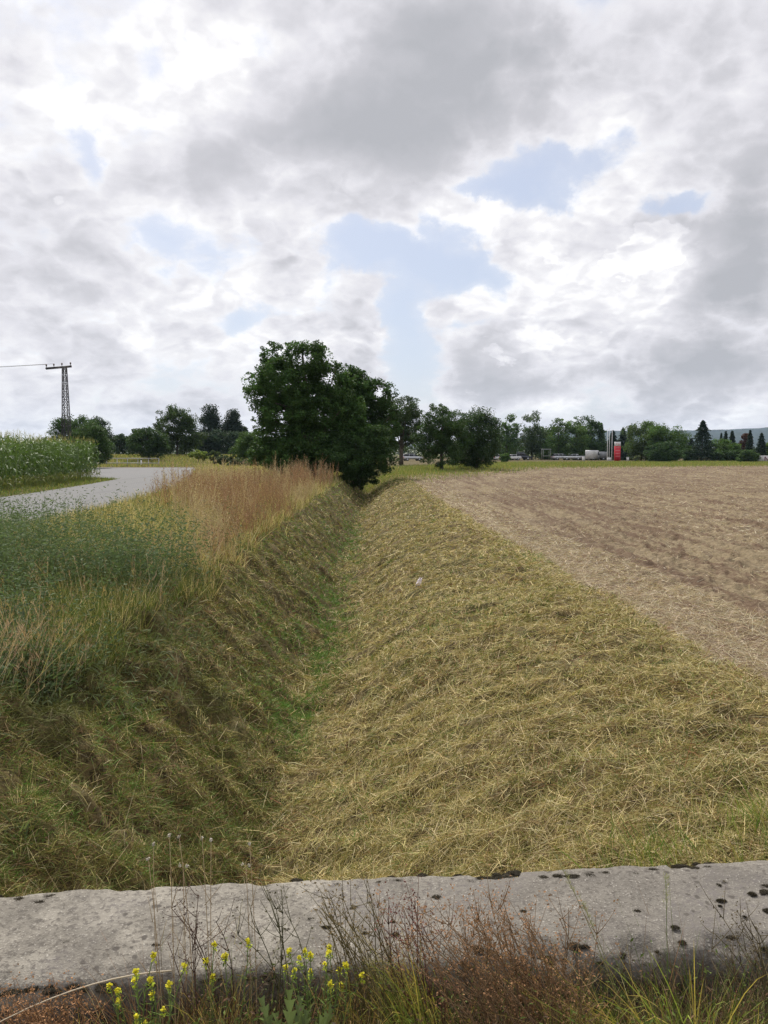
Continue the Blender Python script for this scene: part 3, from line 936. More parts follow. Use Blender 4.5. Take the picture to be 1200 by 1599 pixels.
for u, v, r in spots:
    cx_, cy_ = on_wall(u, v)
    na_, nb_ = 12, 5
    V = []; rx = r * rg.uniform(.9, 1.7); ry = r * rg.uniform(.6, 1.1); rz_ = r * rg.uniform(.25, .45)
    z0 = .248 if abs(v) < .155 else .240
    if v < -.2: z0 = .222
    for b in range(nb_ + 1):
        ph = b / nb_ * math.pi / 2
        for a in range(na_):
            th = a / na_ * 2 * math.pi
            q = 1 + .3 * math.sin(3 * th + u * 40) + .2 * math.sin(5 * th + v * 90) + rg.uniform(-.18, .18)
            V.append((cx_ + rx * q * math.cos(ph) * math.cos(th), cy_ + ry * q * math.cos(ph) * math.sin(th), z0 - .004 + rz_ * math.sin(ph) * rg.uniform(.9, 1.1)))
    T = []
    for b in range(nb_):
        for a in range(na_):
            a2 = (a + 1) % na_
            T += [(b * na_ + a, b * na_ + a2, (b + 1) * na_ + a2), (b * na_ + a, (b + 1) * na_ + a2, (b + 1) * na_ + a)]
    A.add(V, T, C(.035, .03, .022) * rg.uniform(.7, 1.4))
    # tufted surface
    nn = int(120 + r * 14000)
    th = rg.uniform(0, 6.28, nn); ph = np.arccos(rg.uniform(0, 1, nn))
    nrm = np.stack([np.sin(ph) * np.cos(th), np.sin(ph) * np.sin(th), np.cos(ph)], 1)
    P = np.array([cx_, cy_, z0 - .004]) + nrm * np.array([rx, ry, rz_]) * .97
    blades(A, P, nrm, rg.uniform(.003, .007, nn), .0018, np.tile(C(.05, .042, .03), (nn, 1)) * rg.uniform(.5, 1.8, (nn, 1)), droop=.2, seg=1, rng=rg)
o_ = A.build('moss', M_DRY)
tag(o_, 'small dark brown moss cushions growing along the edges of the concrete beam', 'moss', kind='stuff')
# ------------------------------------------------------------------ corn
def corn_edge(y): return np.interp(y, [0, 28, 38, 49, 50], [-15.2, -15.9, -16.4, -18.0, -18.2])
def corn_end(x): return 49.5 + (-18.6 - x) * .34
rng = np.random.default_rng(11)
A = Acc()
gx, gy = np.meshgrid(np.arange(-50, -14, .72), np.arange(22, 64, .22))
x = gx.ravel() + rng.normal(0, .05, gx.size); y = gy.ravel() + rng.normal(0, .06, gx.size)
k = (x < corn_edge(y)) & (y < corn_end(x))
dep = np.minimum(corn_edge(y) - x, (corn_end(x) - y))
k &= (rng.random(len(x)) < np.where(dep < 3, 1, .35)) & (np.abs(np.degrees(np.arctan2(-x, y)) - 30) < 15)
x, y = x[k], y[k]; n = len(x)
h = rng.normal(2.3, .10, n) * (1 + .04 * np.sin(x)) * (.96 + .10 * fbm(x * .3, y * .3, 2, 4))
G = np.stack([x, y, np.full(n, -.05)], 1); D = upright(x, y, .05)
GC = C(.085, .135, .042)
blades(A, G, D, h, .035, np.tile(C(.13, .17, .06), (n, 1)), droop=.0, seg=3, rng=rng, tip=.4)
for t in np.linspace(.12, .93, 15):
    P = G + D * (h * t)[:, None]
    az = rng.uniform(0, 6.28, n); el = rng.uniform(.75, 1.25, n)
    d = np.stack([np.cos(az) * np.cos(el), np.sin(az) * np.cos(el), np.sin(el)], 1)
    low = t < .2
    col = GC * rng.uniform(.75, 1.3, (n, 1)) + (C(.05, .05, .0) * max(0, t - .6)) + (C(.12, .08, .04) if low else 0)
    blades(A, P, d, rng.uniform(.55, .85, n) * (.75 + .5 * math.sin(t * math.pi)), rng.uniform(.06, .085, n), col, droop=rng.uniform(.55, 1.15, n), seg=4, rng=rng, flat=True)
for t in range(7):
    P = G + D * (h * (.97 + .01 * t))[:, None]
    blades(A, P, upright(x, y, .35), rng.uniform(.12, .27, n), .018, np.tile(C(.33, .30, .13), (n, 1)) * rng.uniform(.7, 1.2, (n, 1)), droop=.15, seg=1, rng=rng)
m, k_, o = new_mat('corn_leaf')
a = k_.n('ShaderNodeAttribute', attribute_name='Col')
p = pbr(k_, o, a.outputs['Color'], .55, .22)
tr = k_.n('ShaderNodeBsdfTranslucent'); k_.put(tr.inputs['Color'], k_.vm('MULTIPLY', a.outputs['Color'], (1.2, 1.4, .5)))
mx = k_.n('ShaderNodeMixShader'); mx.inputs[0].default_value = .2
k_.t.links.new(p.outputs[0], mx.inputs[1]); k_.t.links.new(tr.outputs[0], mx.inputs[2]); k_.t.links.new(mx.outputs[0], o.inputs[0])
o_ = A.build('corn', m)
tag(o_, 'field of tall green corn standing on the far side of the road', 'corn', kind='stuff')

# ------------------------------------------------------------------ trees and shrubs
M_CROWN = leaf_mat('tree_leaves', .26, .65, .12)
m, k, o = new_mat('bark')
t_ = k.n('ShaderNodeTexCoord').outputs['Object']
mp = k.n('ShaderNodeMapping'); k.put(mp.inputs['Vector'], t_); mp.inputs['Scale'].default_value = (9, 9, 1.5)
n_ = k.noise(mp.outputs[0], 2.5, 5, .65)
pbr(k, o, k.mix(k.mr(n_, .35, .65), (.045, .036, .026, 1), (.15, .125, .095, 1)), .9, .15, bump=n_, bstr=.8, bdist=.03)
M_BARK = m


def tree_from_lobes(name, label, cat, base, lobes, nleaf, size, col, seed=0, group=None, trunk_r=.2, up=.6, hole=.40, asp=.6, colv=.35, limbs=14, clump=1.0):
    """lobes: (x,y,z, rx,ry,rz) in world units; leaves gather on many sub-clumps of each lobe"""
    rg = np.random.default_rng(seed)
    root = thing(name, label, cat, base, group)
    b = np.array(base)
    lobes = np.array(lobes, float); lobes[:, :3] -= b
    lobes[:, 3:] *= 1.02 if nleaf > 20000 else 1.2
    nleaf = int(nleaf * (1.35 if nleaf > 20000 else 1.9))
    vol = lobes[:, 3] * lobes[:, 5]; pr = vol / vol.sum()
    ns = max(45, int(nleaf / 130))
    li = rg.choice(len(lobes), ns, p=pr)
    u = rg.normal(size=(ns, 3)); u /= np.linalg.norm(u, axis=1, keepdims=True)
    rad = rg.uniform(.35, 1.0, (ns, 1)) ** .6
    cc = lobes[li, :3] + u * lobes[li, 3:] * rad
    rs = np.minimum(lobes[li, 3], lobes[li, 5]) * clump * rg.uniform(.17, .38, ns) * (1.0 if ns > 200 else 1.25)
    tone = rg.uniform(1 - colv, 1 + colv, ns)
    ci = rg.choice(ns, nleaf, p=rs ** 1.5 / (rs ** 1.5).sum())
    v = rg.normal(size=(nleaf, 3)); v /= np.linalg.norm(v, axis=1, keepdims=True)
    P = cc[ci] + v * (rs[ci] * rg.uniform(.25, 1.15, nleaf) ** .7)[:, None] * C(1.15, 1.15, .8)
    q = fbm(P[:, 0] / rs.mean() * 1.1 + seed, P[:, 2] / rs.mean() * 1.1 + P[:, 1] * .7 / rs.mean(), 3, seed + 5)
    keep = (q > (hole - (.04 if ns > 200 else .10)) * rg.uniform(.85, 1.12, nleaf)) & (P[:, 2] > (.05 if base[2] > -.5 else -9))
    P, ci = P[keep], ci[keep]
    cols = np.array(col) * tone[ci][:, None] * rg.uniform(.88, 1.15, (len(P), 1))
    cols[:, 0] *= rg.uniform(.85, 1.2, len(P))
    A = Acc(); leaves(A, P, size * rg.uniform(.7, 1.35, len(P)), cols, rg, up=up, asp=asp)
    A.build('crown', M_CROWN, root)
    T = Acc(); top = lobes[:, 2].max()
    ht = np.median(lobes[:, 2])
    cxy = (lobes[:, :2] * pr[:, None]).sum(0)
    pts = [(0, 0, -.15), (0, 0, ht * .25), (cxy[0] * .4, cxy[1] * .4, ht * .65), (cxy[0] * .8, cxy[1] * .8, ht * 1.05), (cxy[0], cxy[1], top * .98)]
    tube(T, pts, [trunk_r * 1.25, trunk_r, trunk_r * .8, trunk_r * .5, trunk_r * .15], (1, 1, 1), 8)
    far = rg.choice(ns, min(limbs, ns), replace=False)
    for i in far:
        e = cc[i]; s = rg.uniform(.25, .8)
        zz = max(0.05, min(s * ht * 1.1, e[2] * .85))
        tp = np.array(pts, float); st = np.array([np.interp(zz, tp[:, 2], tp[:, q]) for q in (0, 1)] + [zz])
        mid = (st + e) / 2 + np.array([0, 0, .08 * np.linalg.norm(e - st)])
        tube(T, [st, mid, e], [trunk_r * .38, trunk_r * .22, trunk_r * .06], (1, 1, 1), 5)
    T.build('trunk', M_BARK, root)
    return root


def lobes_px(Y, px, spread_y=1.0):
    """ellipses given where the crown stands in the view, turned into real ones at distance Y"""
    out = []
    for i, (cx_, cy_, rx, ry) in enumerate(px):
        X0, _, Z0 = at(cx_, cy_, Y)
        s = Y / FPX
        dy = ((i * 0.618) % 1 - .5) * rx * s * spread_y
        out.append((X0, Y + dy, Z0, rx * s, rx * s * .9, ry * s))
    return out


def groundz(x, y): return float(base_h(np.array([x]), np.array([y]))[0])


def broad(label, Y, bx, px, nleaf, col, seed, name='broadleaf_tree', cat='tree', group=None, size=None, **kw):
    X0 = at(bx, 700, Y)[0]
    size = size or max(.10, .0019 * Y)
    return tree_from_lobes(name, label, cat, (X0, Y, groundz(X0, Y) - .02), lobes_px(Y, px), nleaf, size, col, seed, group, **kw)


DK = (.054, .102, .029); MD = (.08, .145, .036); LT = (.12, .20, .045); BL = (.042, .07, .042); YG = (.17, .23, .045)
# the big tree at the ditch and the ones crowding behind it
broad('biggest dark green tree with a ragged domed crown beside the end of the ditch', 47, 492,
      [(440, 600, 44, 36), (428, 556, 22, 22), (482, 562, 36, 30), (512, 592, 30, 30), (410, 615, 26, 24), (450, 645, 50, 34), (500, 640, 46, 44), (428, 676, 34, 20), (416, 702, 30, 22), (470, 705, 62, 38), (440, 715, 50, 24), (540, 650, 30, 44), (540, 700, 40, 36), (396, 590, 13, 9), (390, 618, 12, 8), (398, 652, 13, 9), (455, 542, 14, 12), (500, 545, 14, 11), (530, 572, 10, 9), (545, 600, 14, 16), (452, 585, 20, 20)],
      120000, (.058, .112, .031), 1, size=.135, trunk_r=.28, limbs=40, hole=.455, clump=.92, colv=.45)
broad('dark green tree leaning over the ditch, right of and behind the biggest tree', 53, 560,
      [(582, 618, 34, 24), (550, 602, 30, 28), (540, 588, 18, 18), (556, 640, 36, 42), (600, 660, 26, 40), (575, 690, 44, 34), (560, 610, 20, 20)], 42000, (0.048, 0.094, 0.027), 2, size=.15, trunk_r=.2, limbs=16)
broad('dark shrub growing down into the ditch under the biggest tree', 46, 552,
      [(552, 715, 38, 30), (562, 744, 30, 20), (548, 748, 20, 14), (575, 735, 20, 20), (530, 700, 34, 24), (590, 718, 24, 26), (585, 690, 28, 26)], 32000, (0.045, 0.085, 0.027), 3, size=.12, name='shrub', cat='shrub', trunk_r=.07, hole=.36)
broad('open-crowned tree with a bare trunk right of the leaning dark tree', 104, 627,
      [(628, 640, 24, 22), (640, 665, 20, 20), (612, 660, 18, 22), (625, 685, 26, 14)], 15000, (.05, .085, .027), 4, trunk_r=.26, hole=.46)
broad('broad dark tree on the field edge with a small tuft on top', 74, 690,
      [(688, 665, 32, 26), (684, 640, 14, 12), (672, 690, 24, 30), (708, 690, 26, 30), (700, 655, 24, 16), (688, 712, 34, 16)], 28000, (0.050, 0.094, 0.027), 5, trunk_r=.16, hole=.34)
broad('rounded dark tree on the field edge merged with the broad dark tree at its left', 78, 744,
      [(744, 675, 27, 30), (736, 655, 16, 12), (758, 700, 20, 24), (735, 705, 24, 22), (746, 718, 24, 12)], 20000, (0.048, 0.085, 0.033), 6, trunk_r=.15, hole=.34)
row = [  # label, Y, trunk px, lobes, n, colour
    ('slim mid green tree, first tree right of the two dark field edge trees', 194, 792, [(780, 672, 11, 18), (798, 670, 11, 20), (790, 695, 20, 16)], 6500, MD, .46),
    ('taller airy pale green tree with sky showing through its top', 195, 831, [(828, 665, 15, 19), (838, 690, 18, 22), (822, 695, 14, 18)], 6500, (.075, .115, .045), .50),
    ('bright green upright tree, left one of the pair above the parked silver cars', 190, 872, [(872, 680, 14, 22), (868, 700, 16, 16), (880, 668, 10, 12)], 5500, (.095, .165, .04), .40),
    ('bright green upright tree, right one of the pair above the parked silver cars', 191, 900, [(898, 684, 15, 20), (904, 700, 15, 16), (893, 668, 12, 10)], 5500, (.09, .155, .038), .40),
    ('tall dark green tree behind the white van', 196, 924, [(915, 672, 14, 18), (930, 682, 14, 20), (922, 700, 22, 16), (908, 662, 10, 10)], 7500, DK, .40),
    ('dark green tree between the airy tree and the bright green pair, set back', 204, 855, [(852, 684, 12, 16), (856, 704, 16, 12)], 3500, DK, .42),
    ('big light green tree right of the red price sign', 172, 1002, [(1002, 686, 22, 22), (994, 702, 16, 16), (1012, 674, 14, 11), (1020, 700, 18, 18)], 9000, (.085, .135, .042), .36),
    ('wide mid green tree behind the round dark bush', 166, 1044, [(1030, 682, 18, 16), (1052, 686, 18, 16), (1064, 704, 14, 16), (1040, 705, 26, 14)], 8000, MD, .36),
    ('small green tree right of the pointed dark spruce', 160, 1128, [(1128, 702, 16, 12), (1120, 696, 10, 9), (1142, 706, 12, 10)], 4500, MD, .36),
    ('reddish brown leaved tree between two small spruces', 178, 1163, [(1163, 690, 8, 12), (1160, 702, 10, 10)], 3200, (.10, .055, .045), .30),
    ('yellow green tree at the right border behind the white banner', 170, 1199, [(1200, 702, 9, 10), (1194, 708, 7, 7)], 2200, LT, .36),
    ('dark green tree set back, just left of the slim mid green tree', 185, 765, [(765, 690, 12, 16), (770, 705, 14, 12)], 3000, DK, .40),
]
for i, (lb, Y, bx, px, n_, c_, ho) in enumerate(row):
    broad(lb, Y, bx, px, n_, c_, 20 + i, group='trees lining the far side of the field', trunk_r=.2, hole=ho, limbs=8)
shr = [
    ('round dark bush on the far field edge right of the red price sign', 138, 1032, [(1032, 708, 22, 13), (1024, 704, 13, 9), (1044, 710, 14, 10)], 6000, (0.042, 0.082, 0.030)),
    ('dark green bush left of the white banner on the far field edge', 132, 1168, [(1168, 715, 13, 9), (1176, 712, 9, 8), (1160, 717, 8, 7)], 3500, (0.056, 0.099, 0.035)),
    ('low dark hedge bush right of the pointed spruce', 150, 1135, [(1122, 715, 12, 8), (1136, 714, 14, 8), (1150, 715, 10, 8)], 4500, (0.048, 0.088, 0.033)),
    ('low dark bush left of the pointed spruce', 152, 1073, [(1070, 712, 10, 9), (1080, 714, 9, 8)], 2500, (0.048, 0.088, 0.033)),
    ('small roundish bush in front of the parked cars', 132, 789, [(789, 715, 7, 6)], 900, MD),
    ('small pale bush beside the red price sign', 158, 995, [(995, 716, 4, 4)], 400, (.12, .15, .08)),
]
for i, (lb, Y, bx, px, n_, c_) in enumerate(shr):
    broad(lb, Y, bx, px, n_, c_, 50 + i, name='bush', cat='bush', group='bushes along the far field edge', trunk_r=.06, hole=.28, limbs=4)
# left side, beyond the junction
lefts = [
    ('dark tree directly behind the lattice power pole', 118, 118, [(118, 675, 24, 20), (104, 665, 12, 9), (135, 672, 18, 16), (95, 668, 10, 8)], 9000, DK, 'broadleaf_tree', 'tree', .42),
    ('airy dark tree right of the power pole', 124, 160, [(158, 672, 14, 16), (165, 690, 12, 16)], 5000, BL, 'broadleaf_tree', 'tree', .48),
    ('rounded green bush at the right end of the corn', 84, 146, [(146, 690, 22, 20), (140, 672, 14, 10), (152, 708, 20, 14)], 11000, (.055, .10, .03), 'bush', 'bush', .34),
    ('low dark hedge between the corn bush and the small domed tree', 150, 188, [(180, 692, 14, 9), (196, 690, 14, 10), (190, 700, 20, 8)], 4500, (0.050, 0.088, 0.037), 'bush', 'bush', .36),
    ('small domed green tree behind the railing', 112, 233, [(232, 692, 24, 18), (220, 684, 16, 12), (248, 698, 14, 13), (218, 672, 10, 4)], 10000, (.048, .088, .028), 'broadleaf_tree', 'tree', .34),
    ('round-topped dark tree left of the two poplars', 135, 277, [(277, 662, 30, 20), (262, 680, 18, 22), (295, 680, 20, 22), (277, 695, 32, 14)], 16000, (0.053, 0.088, 0.027), 'broadleaf_tree', 'tree', .38),
    ('dark thicket under the two poplars', 150, 345, [(325, 690, 18, 14), (345, 692, 20, 15), (368, 690, 14, 13), (305, 692, 14, 12)], 9000, BL, 'bush', 'bush', .36),
    ('bright green bush just left of the biggest tree', 95, 392, [(392, 695, 20, 16), (380, 706, 18, 10), (402, 684, 12, 10)], 8000, (.07, .125, .035), 'bush', 'bush', .34),
    ('small yellow green bush in the meadow below the poplars', 105, 310, [(309, 710, 10, 6), (316, 712, 7, 5)], 1600, YG, 'bush', 'bush', .28),
    ('olive green bush beside the yellow green bush', 100, 335, [(335, 712, 12, 6), (346, 716, 14, 6)], 2400, (.07, .10, .04), 'bush', 'bush', .3),
    ('grey green bush in the meadow close to the biggest tree', 82, 372, [(352, 720, 14, 7), (375, 722, 18, 7), (396, 722, 12, 7)], 4500, (.08, .105, .055), 'bush', 'bush', .3),
]
for i, (lb, Y, bx, px, n_, c_, nm, ct, ho) in enumerate(lefts):
    broad(lb, Y, bx, px, n_, c_, 70 + i, name=nm, cat=ct, group='trees and bushes beyond the road junction', trunk_r=.18 if ct == 'tree' else .07, hole=ho, limbs=8)
for i, (bx, top, w_, lb) in enumerate([(330, 637, 12, 'tall narrow dark poplar, left one of the two'), (364, 643, 11, 'tall narrow dark poplar with a double tip, right one of the two'), (381, 668, 7, 'short narrow poplar next to the biggest tree')]):
    px = [(bx, top + 14, w_ * .72, 15), (bx - 1, top + 34, w_, 20), (bx + 1, top + 56, w_ * .9, 18)]
    if i == 1: px.append((bx + 5, top + 12, w_ * .4, 11))
    broad(lb, 165, bx, px, 9000, (.03, .05, .032), 90 + i, name='poplar_tree', group='poplars on the left', trunk_r=.2, clump=1.9, hole=.22, limbs=6, up=.1)


def spruce(label, Y, bx, top, base_py, halfw, n, col, seed, group):
    rg = np.random.default_rng(seed)
    X0 = at(bx, 700, Y)[0]; z0 = groundz(X0, Y)
    hgt = at(bx, top, Y)[2] - z0; rmax = halfw * Y / FPX
    root = thing('spruce_tree', label, 'spruce tree', (X0, Y, z0), group)
    tiers = 15
    t = rg.uniform(0, 1, n) ** .8; t = 1 - t
    k = np.floor(t * tiers); f = t * tiers - k
    rr = rmax * 1.15 * (1 - t) ** .72 * (.72 + .42 * (1 - f)) * (1 + .18 * np.sin(k * 2.4 + 0)) + .05
    az = rg.integers(0, 9, n) / 9 * 6.28 + k * .7 + rg.normal(0, .22, n)
    s = rg.uniform(.15, 1, n) ** .6
    P = np.stack([np.cos(az) * rr * s, np.sin(az) * rr * s, .3 + t * (hgt - .35) - .25 * rr * s * (1 - t) + .1 * rr * s * s], 1)
    A = Acc(); leaves(A, P, max(.2, .0024 * Y) * rg.uniform(.6, 1.2, n), np.array(col) * rg.uniform(.6, 1.4, (n, 1)), rg, up=.5, asp=.4)
    blades(A, np.tile(C(0, 0, hgt - .9), (14, 1)), upright(np.zeros(14), np.zeros(14), .22, rg=rg), .85, .08, np.tile(np.array(col), (14, 1)), droop=.0, seg=1, rng=rg)
    A.build('crown', M_CROWN, root)
    T = Acc(); tube(T, [(0, 0, -.1), (0, 0, hgt * .5), (0, 0, hgt * .98)], [.18, .1, .02], (1, 1, 1), 6)
    T.build('trunk', M_BARK, root)


sp = [('pointed dark spruce, tallest one in the right half', 150, 1097, 656, 20, 8000), ('slim spruce with a dark point, left one right of the tallest spruce', 172, 1133, 673, 7, 2200), ('twin-pointed spruce top behind the low hedge bush', 172, 1143, 672, 9, 2600),
      ('small dark spruce right of the reddish tree', 165, 1171, 671, 8, 2600), ('dark broad spruce near the right border above the banner', 160, 1189, 676, 10, 3200),
      ('dark spruce behind the red price sign', 178, 973, 668, 13, 4200), ('second dark spruce, right behind the red price sign', 182, 984, 666, 10, 3000), ('narrow dark spruce left of the flagpoles', 197, 939, 660, 8, 3000),
      ('dark spruce behind the flagpoles', 185, 957, 672, 13, 4200), ('faint small spruce left of the slim spruce', 176, 1126, 676, 5, 1400), ('blue green spruce between the wide tree and the tallest spruce', 165, 1080, 684, 9, 2200)]
for i, (lb, Y, bx, top, hw, n_) in enumerate(sp):
    spruce(lb, Y, bx, top, 720, hw, n_, (.024, .044, .028) if i != 10 else (.035, .05, .04), 110 + i, 'spruces along the far side of the field')

# far-off wood that closes the view behind the rows
A = Acc(); rg = np.random.default_rng(5)
n = 60000
t = rg.uniform(0, 1, n); X = -190 + 480 * t; Yf = 235 + 20 * np.sin(X * .03) + rg.uniform(0, 14, n)
hh = 2.0 + 5.5 * fbm(X * .06, X * 0, 3, 9); hh = np.where(X > 95, hh * .7, hh)
hh = np.where(X < 0, hh + 1.2, hh)
leaves(A, np.stack([X, Yf, rg.uniform(0, 1, n) ** .75 * hh + groundz(0, 200)], 1), .75, np.array([.036, .058, .03]) * rg.uniform(.6, 1.4, (n, 1)), rg, up=.4)
o_ = A.build('woods', M_CROWN)
tag(o_, 'low dark wood far off behind the rows of trees', 'woods', kind='stuff')
# ------------------------------------------------------------------ lattice power pole, wires
M_STEEL = plain('dark_steel', (.05, .045, .045), .7, .2)
M_GALV = plain('galvanised_rail', (.42, .42, .41), .5, .4)
M_WHITE = plain('white_paint', (.72, .72, .72), .5)
M_BLACK = plain('black_rubber', (.02, .02, .022), .8)
M_RED = plain('red_panel', (.62, .03, .05), .45)
M_PALERED = plain('pale_red_panel', (.68, .20, .22), .45)
m, k, o = new_mat('window_glass'); pbr(k, o, (.02, .024, .03, 1), .08, .6); M_GLASS = m
M_SILVER = plain('silver_paint', (.50, .51, .53), .3, .5, .6, .1)
M_DARKP = plain('dark_paint', (.04, .045, .06), .3, .2, .6, .1)
M_GREYBOX = plain('grey_box', (.35, .36, .38), .6)
M_CER = plain('porcelain', (.12, .08, .06), .3)

pY = 66.0
X0, _, ztop = at(101, 573, pY); z0 = 0.0
root = thing('power_pole', 'dark steel lattice power pole with a crossarm behind the corn', 'power pole', (X0, pY, z0))
A = Acc(); zt = ztop
wb, wt2 = .36, .14
def cw(z): return wb + (wt2 - wb) * z / zt
cor = [(-1, -1), (1, -1), (1, 1), (-1, 1)]
for sx, sy in cor:
    tube(A, [(sx * cw(0), sy * cw(0), -.1), (sx * cw(zt), sy * cw(zt), zt)], .035, (1, 1, 1), 4)
nz = 13
for i in range(nz):
    za, zb_ = zt * i / nz, zt * (i + 1) / nz
    for j in range(4):
        a, b = cor[j], cor[(j + 1) % 4]
        if i % 2: a, b = b, a
        tube(A, [(a[0] * cw(za), a[1] * cw(za), za), (b[0] * cw(zb_), b[1] * cw(zb_), zb_)], .022, (1, 1, 1), 4)
        tube(A, [(a[0] * cw(za), a[1] * cw(za), za), (b[0] * cw(za), b[1] * cw(za), za)], .02, (1, 1, 1), 4)
        tube(A, [(b[0] * cw(za), b[1] * cw(za), za), (a[0] * cw(zb_), a[1] * cw(zb_), zb_)], .018, (1, 1, 1), 4)
A.build('lattice_mast', M_STEEL, root)
A = Acc()
# the arm points obliquely, its left end reaching towards the viewer
armd = np.array([-.82, -.55, -.15]); armL, armR = 1.5, .62
for off in (-.045, .045):
    tube(A, [(armd * armL + (0, 0, zt + off)), (-armd * armR * .95 + (0, 0, zt + off))], .05, (1, 1, 1), 4)
for t in np.linspace(-armR * .9, armL * .95, 8):
    tube(A, [armd * t + (0, 0, zt - .05), armd * (t + .12) + (0, 0, zt + .05)], .03, (1, 1, 1), 4)
A.build('crossarm', M_STEEL, root)
ins = []
for t in (1.45, .85, .2, -.5):
    A = Acc(); p = armd * t + (0, 0, zt + .1)
    tube(A, [p, p + (0, 0, .08), p + (0, 0, .1), p + (0, 0, .18), p + (0, 0, .2), p + (0, 0, .26)], [.025, .025, .07, .06, .075, .03], (1, 1, 1), 8)
    A.build('insulator', M_CER, root); ins.append(np.array([X0, pY, z0]) + p + (0, 0, .24))
for i, p in enumerate(ins[:2]):
    e = p + np.array([-62.0, 5 - 3 * i, .4])
    A = Acc(); pts = [p + (e - p) * t + np.array([0, 0, -3.6 * t * (1 - t)]) for t in np.linspace(0, 1, 20)]
    tube(A, pts, .012, (1, 1, 1), 4)
    w_ = A.build('power_line', M_STEEL)
    tag(w_, ['upper', 'lower'][i] + ' of the two thin wires running left from the lattice pole', 'power line', 'wires on the lattice pole')

# ------------------------------------------------------------------ railing and delineator beyond the junction
yR = 92.0
xa, xb = at(150, 712, yR)[0], at(248, 712, yR)[0]
gz_ = groundz((xa + xb) / 2, yR)
root = thing('railing', 'long grey two-rail metal railing behind the road junction', 'railing', (xa, yR, gz_))
Lr = xb - xa
for z in (.98, .42):
    A = Acc(); tube(A, [(0, 0, z), (Lr / 2, 0, z + .01), (Lr, 0, z)], .05, (1, 1, 1), 6); A.build('rail', M_GALV, root)
for i in range(7):
    A = Acc(); box(A, (Lr * i / 6, .05, .42), (.08, .06, 1.12)); A.build('post', M_GALV, root)
dx_, dy_ = gp(221, 728, .0)
root = thing('road_delineator', 'white roadside marker post with a black band near the railing', 'marker post', (dx_, dy_, -.02))
A = Acc(); box(A, (0, 0, .38), (.15, .10, .8), taper=.92); A.build('post', M_WHITE, root)
A = Acc(); box(A, (0, 0, .845), (.146, .098, .13), taper=.98, tx=.01); A.build('black_band', M_BLACK, root)
A = Acc(); box(A, (0, 0, .955), (.137, .09, .09), taper=.6); A.build('cap', M_WHITE, root)


# ------------------------------------------------------------------ vehicles
def wheels(root, xs, r, half):
    for x in xs:
        for s in (-1, 1):
            A = Acc(); a = np.arange(18) / 18 * 2 * math.pi
            prism(A, np.c_[x + np.cos(a) * r, r + np.sin(a) * r], s * half - .1, s * half + .1)
            w_ = A.build('wheel', M_BLACK, root)
            A = Acc(); prism(A, np.c_[x + np.cos(a) * r * .6, r + np.sin(a) * r * .6], s * (half + .02) - .09, s * (half + .02) + .09)
            A.build('rim', M_SILVER, w_)


def car(label, px, Y, paint, rz, sc=1.0, kind='estate'):
    X_ = at(px, 715, Y)[0]
    root = thing('parked_car', label, 'car', (X_, Y, groundz(X_, Y)), 'vehicles parked beyond the field', rz)
    body = [(-2.15, .35), (2.1, .35), (2.18, .62), (2.05, .82), (1.15, .95), (-1.95, 1.0), (-2.15, .85)]
    roof = {'estate': [(1.15, .93), (.45, 1.43), (-.4, 1.5), (-1.75, 1.44), (-2.02, .95)],
            'saloon': [(1.1, .93), (.4, 1.38), (-.7, 1.42), (-1.6, .98)],
            'pickup': [(1.2, .93), (.55, 1.62), (-.55, 1.66), (-.75, .98)]}[kind]
    A = Acc(); prism(A, np.array(body) * sc, -.86 * sc, .86 * sc); A.build('body', paint, root)
    A = Acc(); prism(A, np.array(roof[::-1])[::-1] * sc, -.72 * sc, .72 * sc); A.build('window', M_GLASS, root)
    top = max(p[1] for p in roof); xs = [p[0] for p in roof if p[1] > top - .1]
    A = Acc(); box(A, ((max(xs) + min(xs)) / 2 * sc, 0, (top + .0) * sc), ((max(xs) - min(xs)) * sc, 1.4 * sc, .06)); A.build('roof', paint, root)
    for x in (.15, -.9):
        if kind != 'pickup' or x > 0:
            A = Acc(); box(A, (x * sc, 0, (top + .93) / 2 * sc), (.07, 1.47 * sc, (top - .93) * sc)); A.build('pillar', paint, root)
    wheels(root, (-1.35 * sc, 1.35 * sc), .33 * sc, .8 * sc)
    for s in (-1, 1):
        A = Acc(); box(A, (2.13 * sc, s * .62 * sc, .68 * sc), (.08, .32, .14)); A.build('headlight', M_WHITE, root)
        A = Acc(); box(A, (-2.14 * sc, s * .66 * sc, .78 * sc), (.06, .22, .2)); A.build('tail_light', M_RED, root)
    return root


def van(label, px, Y, paint, rz, name='delivery_van', hi=2.3):
    X_ = at(px, 715, Y)[0]
    root = thing(name, label, 'van', (X_, Y, groundz(X_, Y)), 'vehicles parked beyond the field', rz)
    A = Acc(); prism(A, [(-2.6, .35), (2.45, .35), (2.55, .9), (1.95, 1.2), (1.4, hi - .15), (1.1, hi), (-2.5, hi + .02), (-2.6, hi - .1)], -.97, .97); A.build('body', paint, root)
    A = Acc(); prism(A, [(2.0, 1.2), (1.46, hi - .22), (.75, hi - .3), (.75, 1.2)], -.985, .985); A.build('window', M_GLASS, root)
    wheels(root, (-1.6, 1.6), .35, .88)
    for s in (-1, 1):
        A = Acc(); box(A, (2.5, s * .7, .8), (.1, .3, .22)); A.build('headlight', M_WHITE, root)


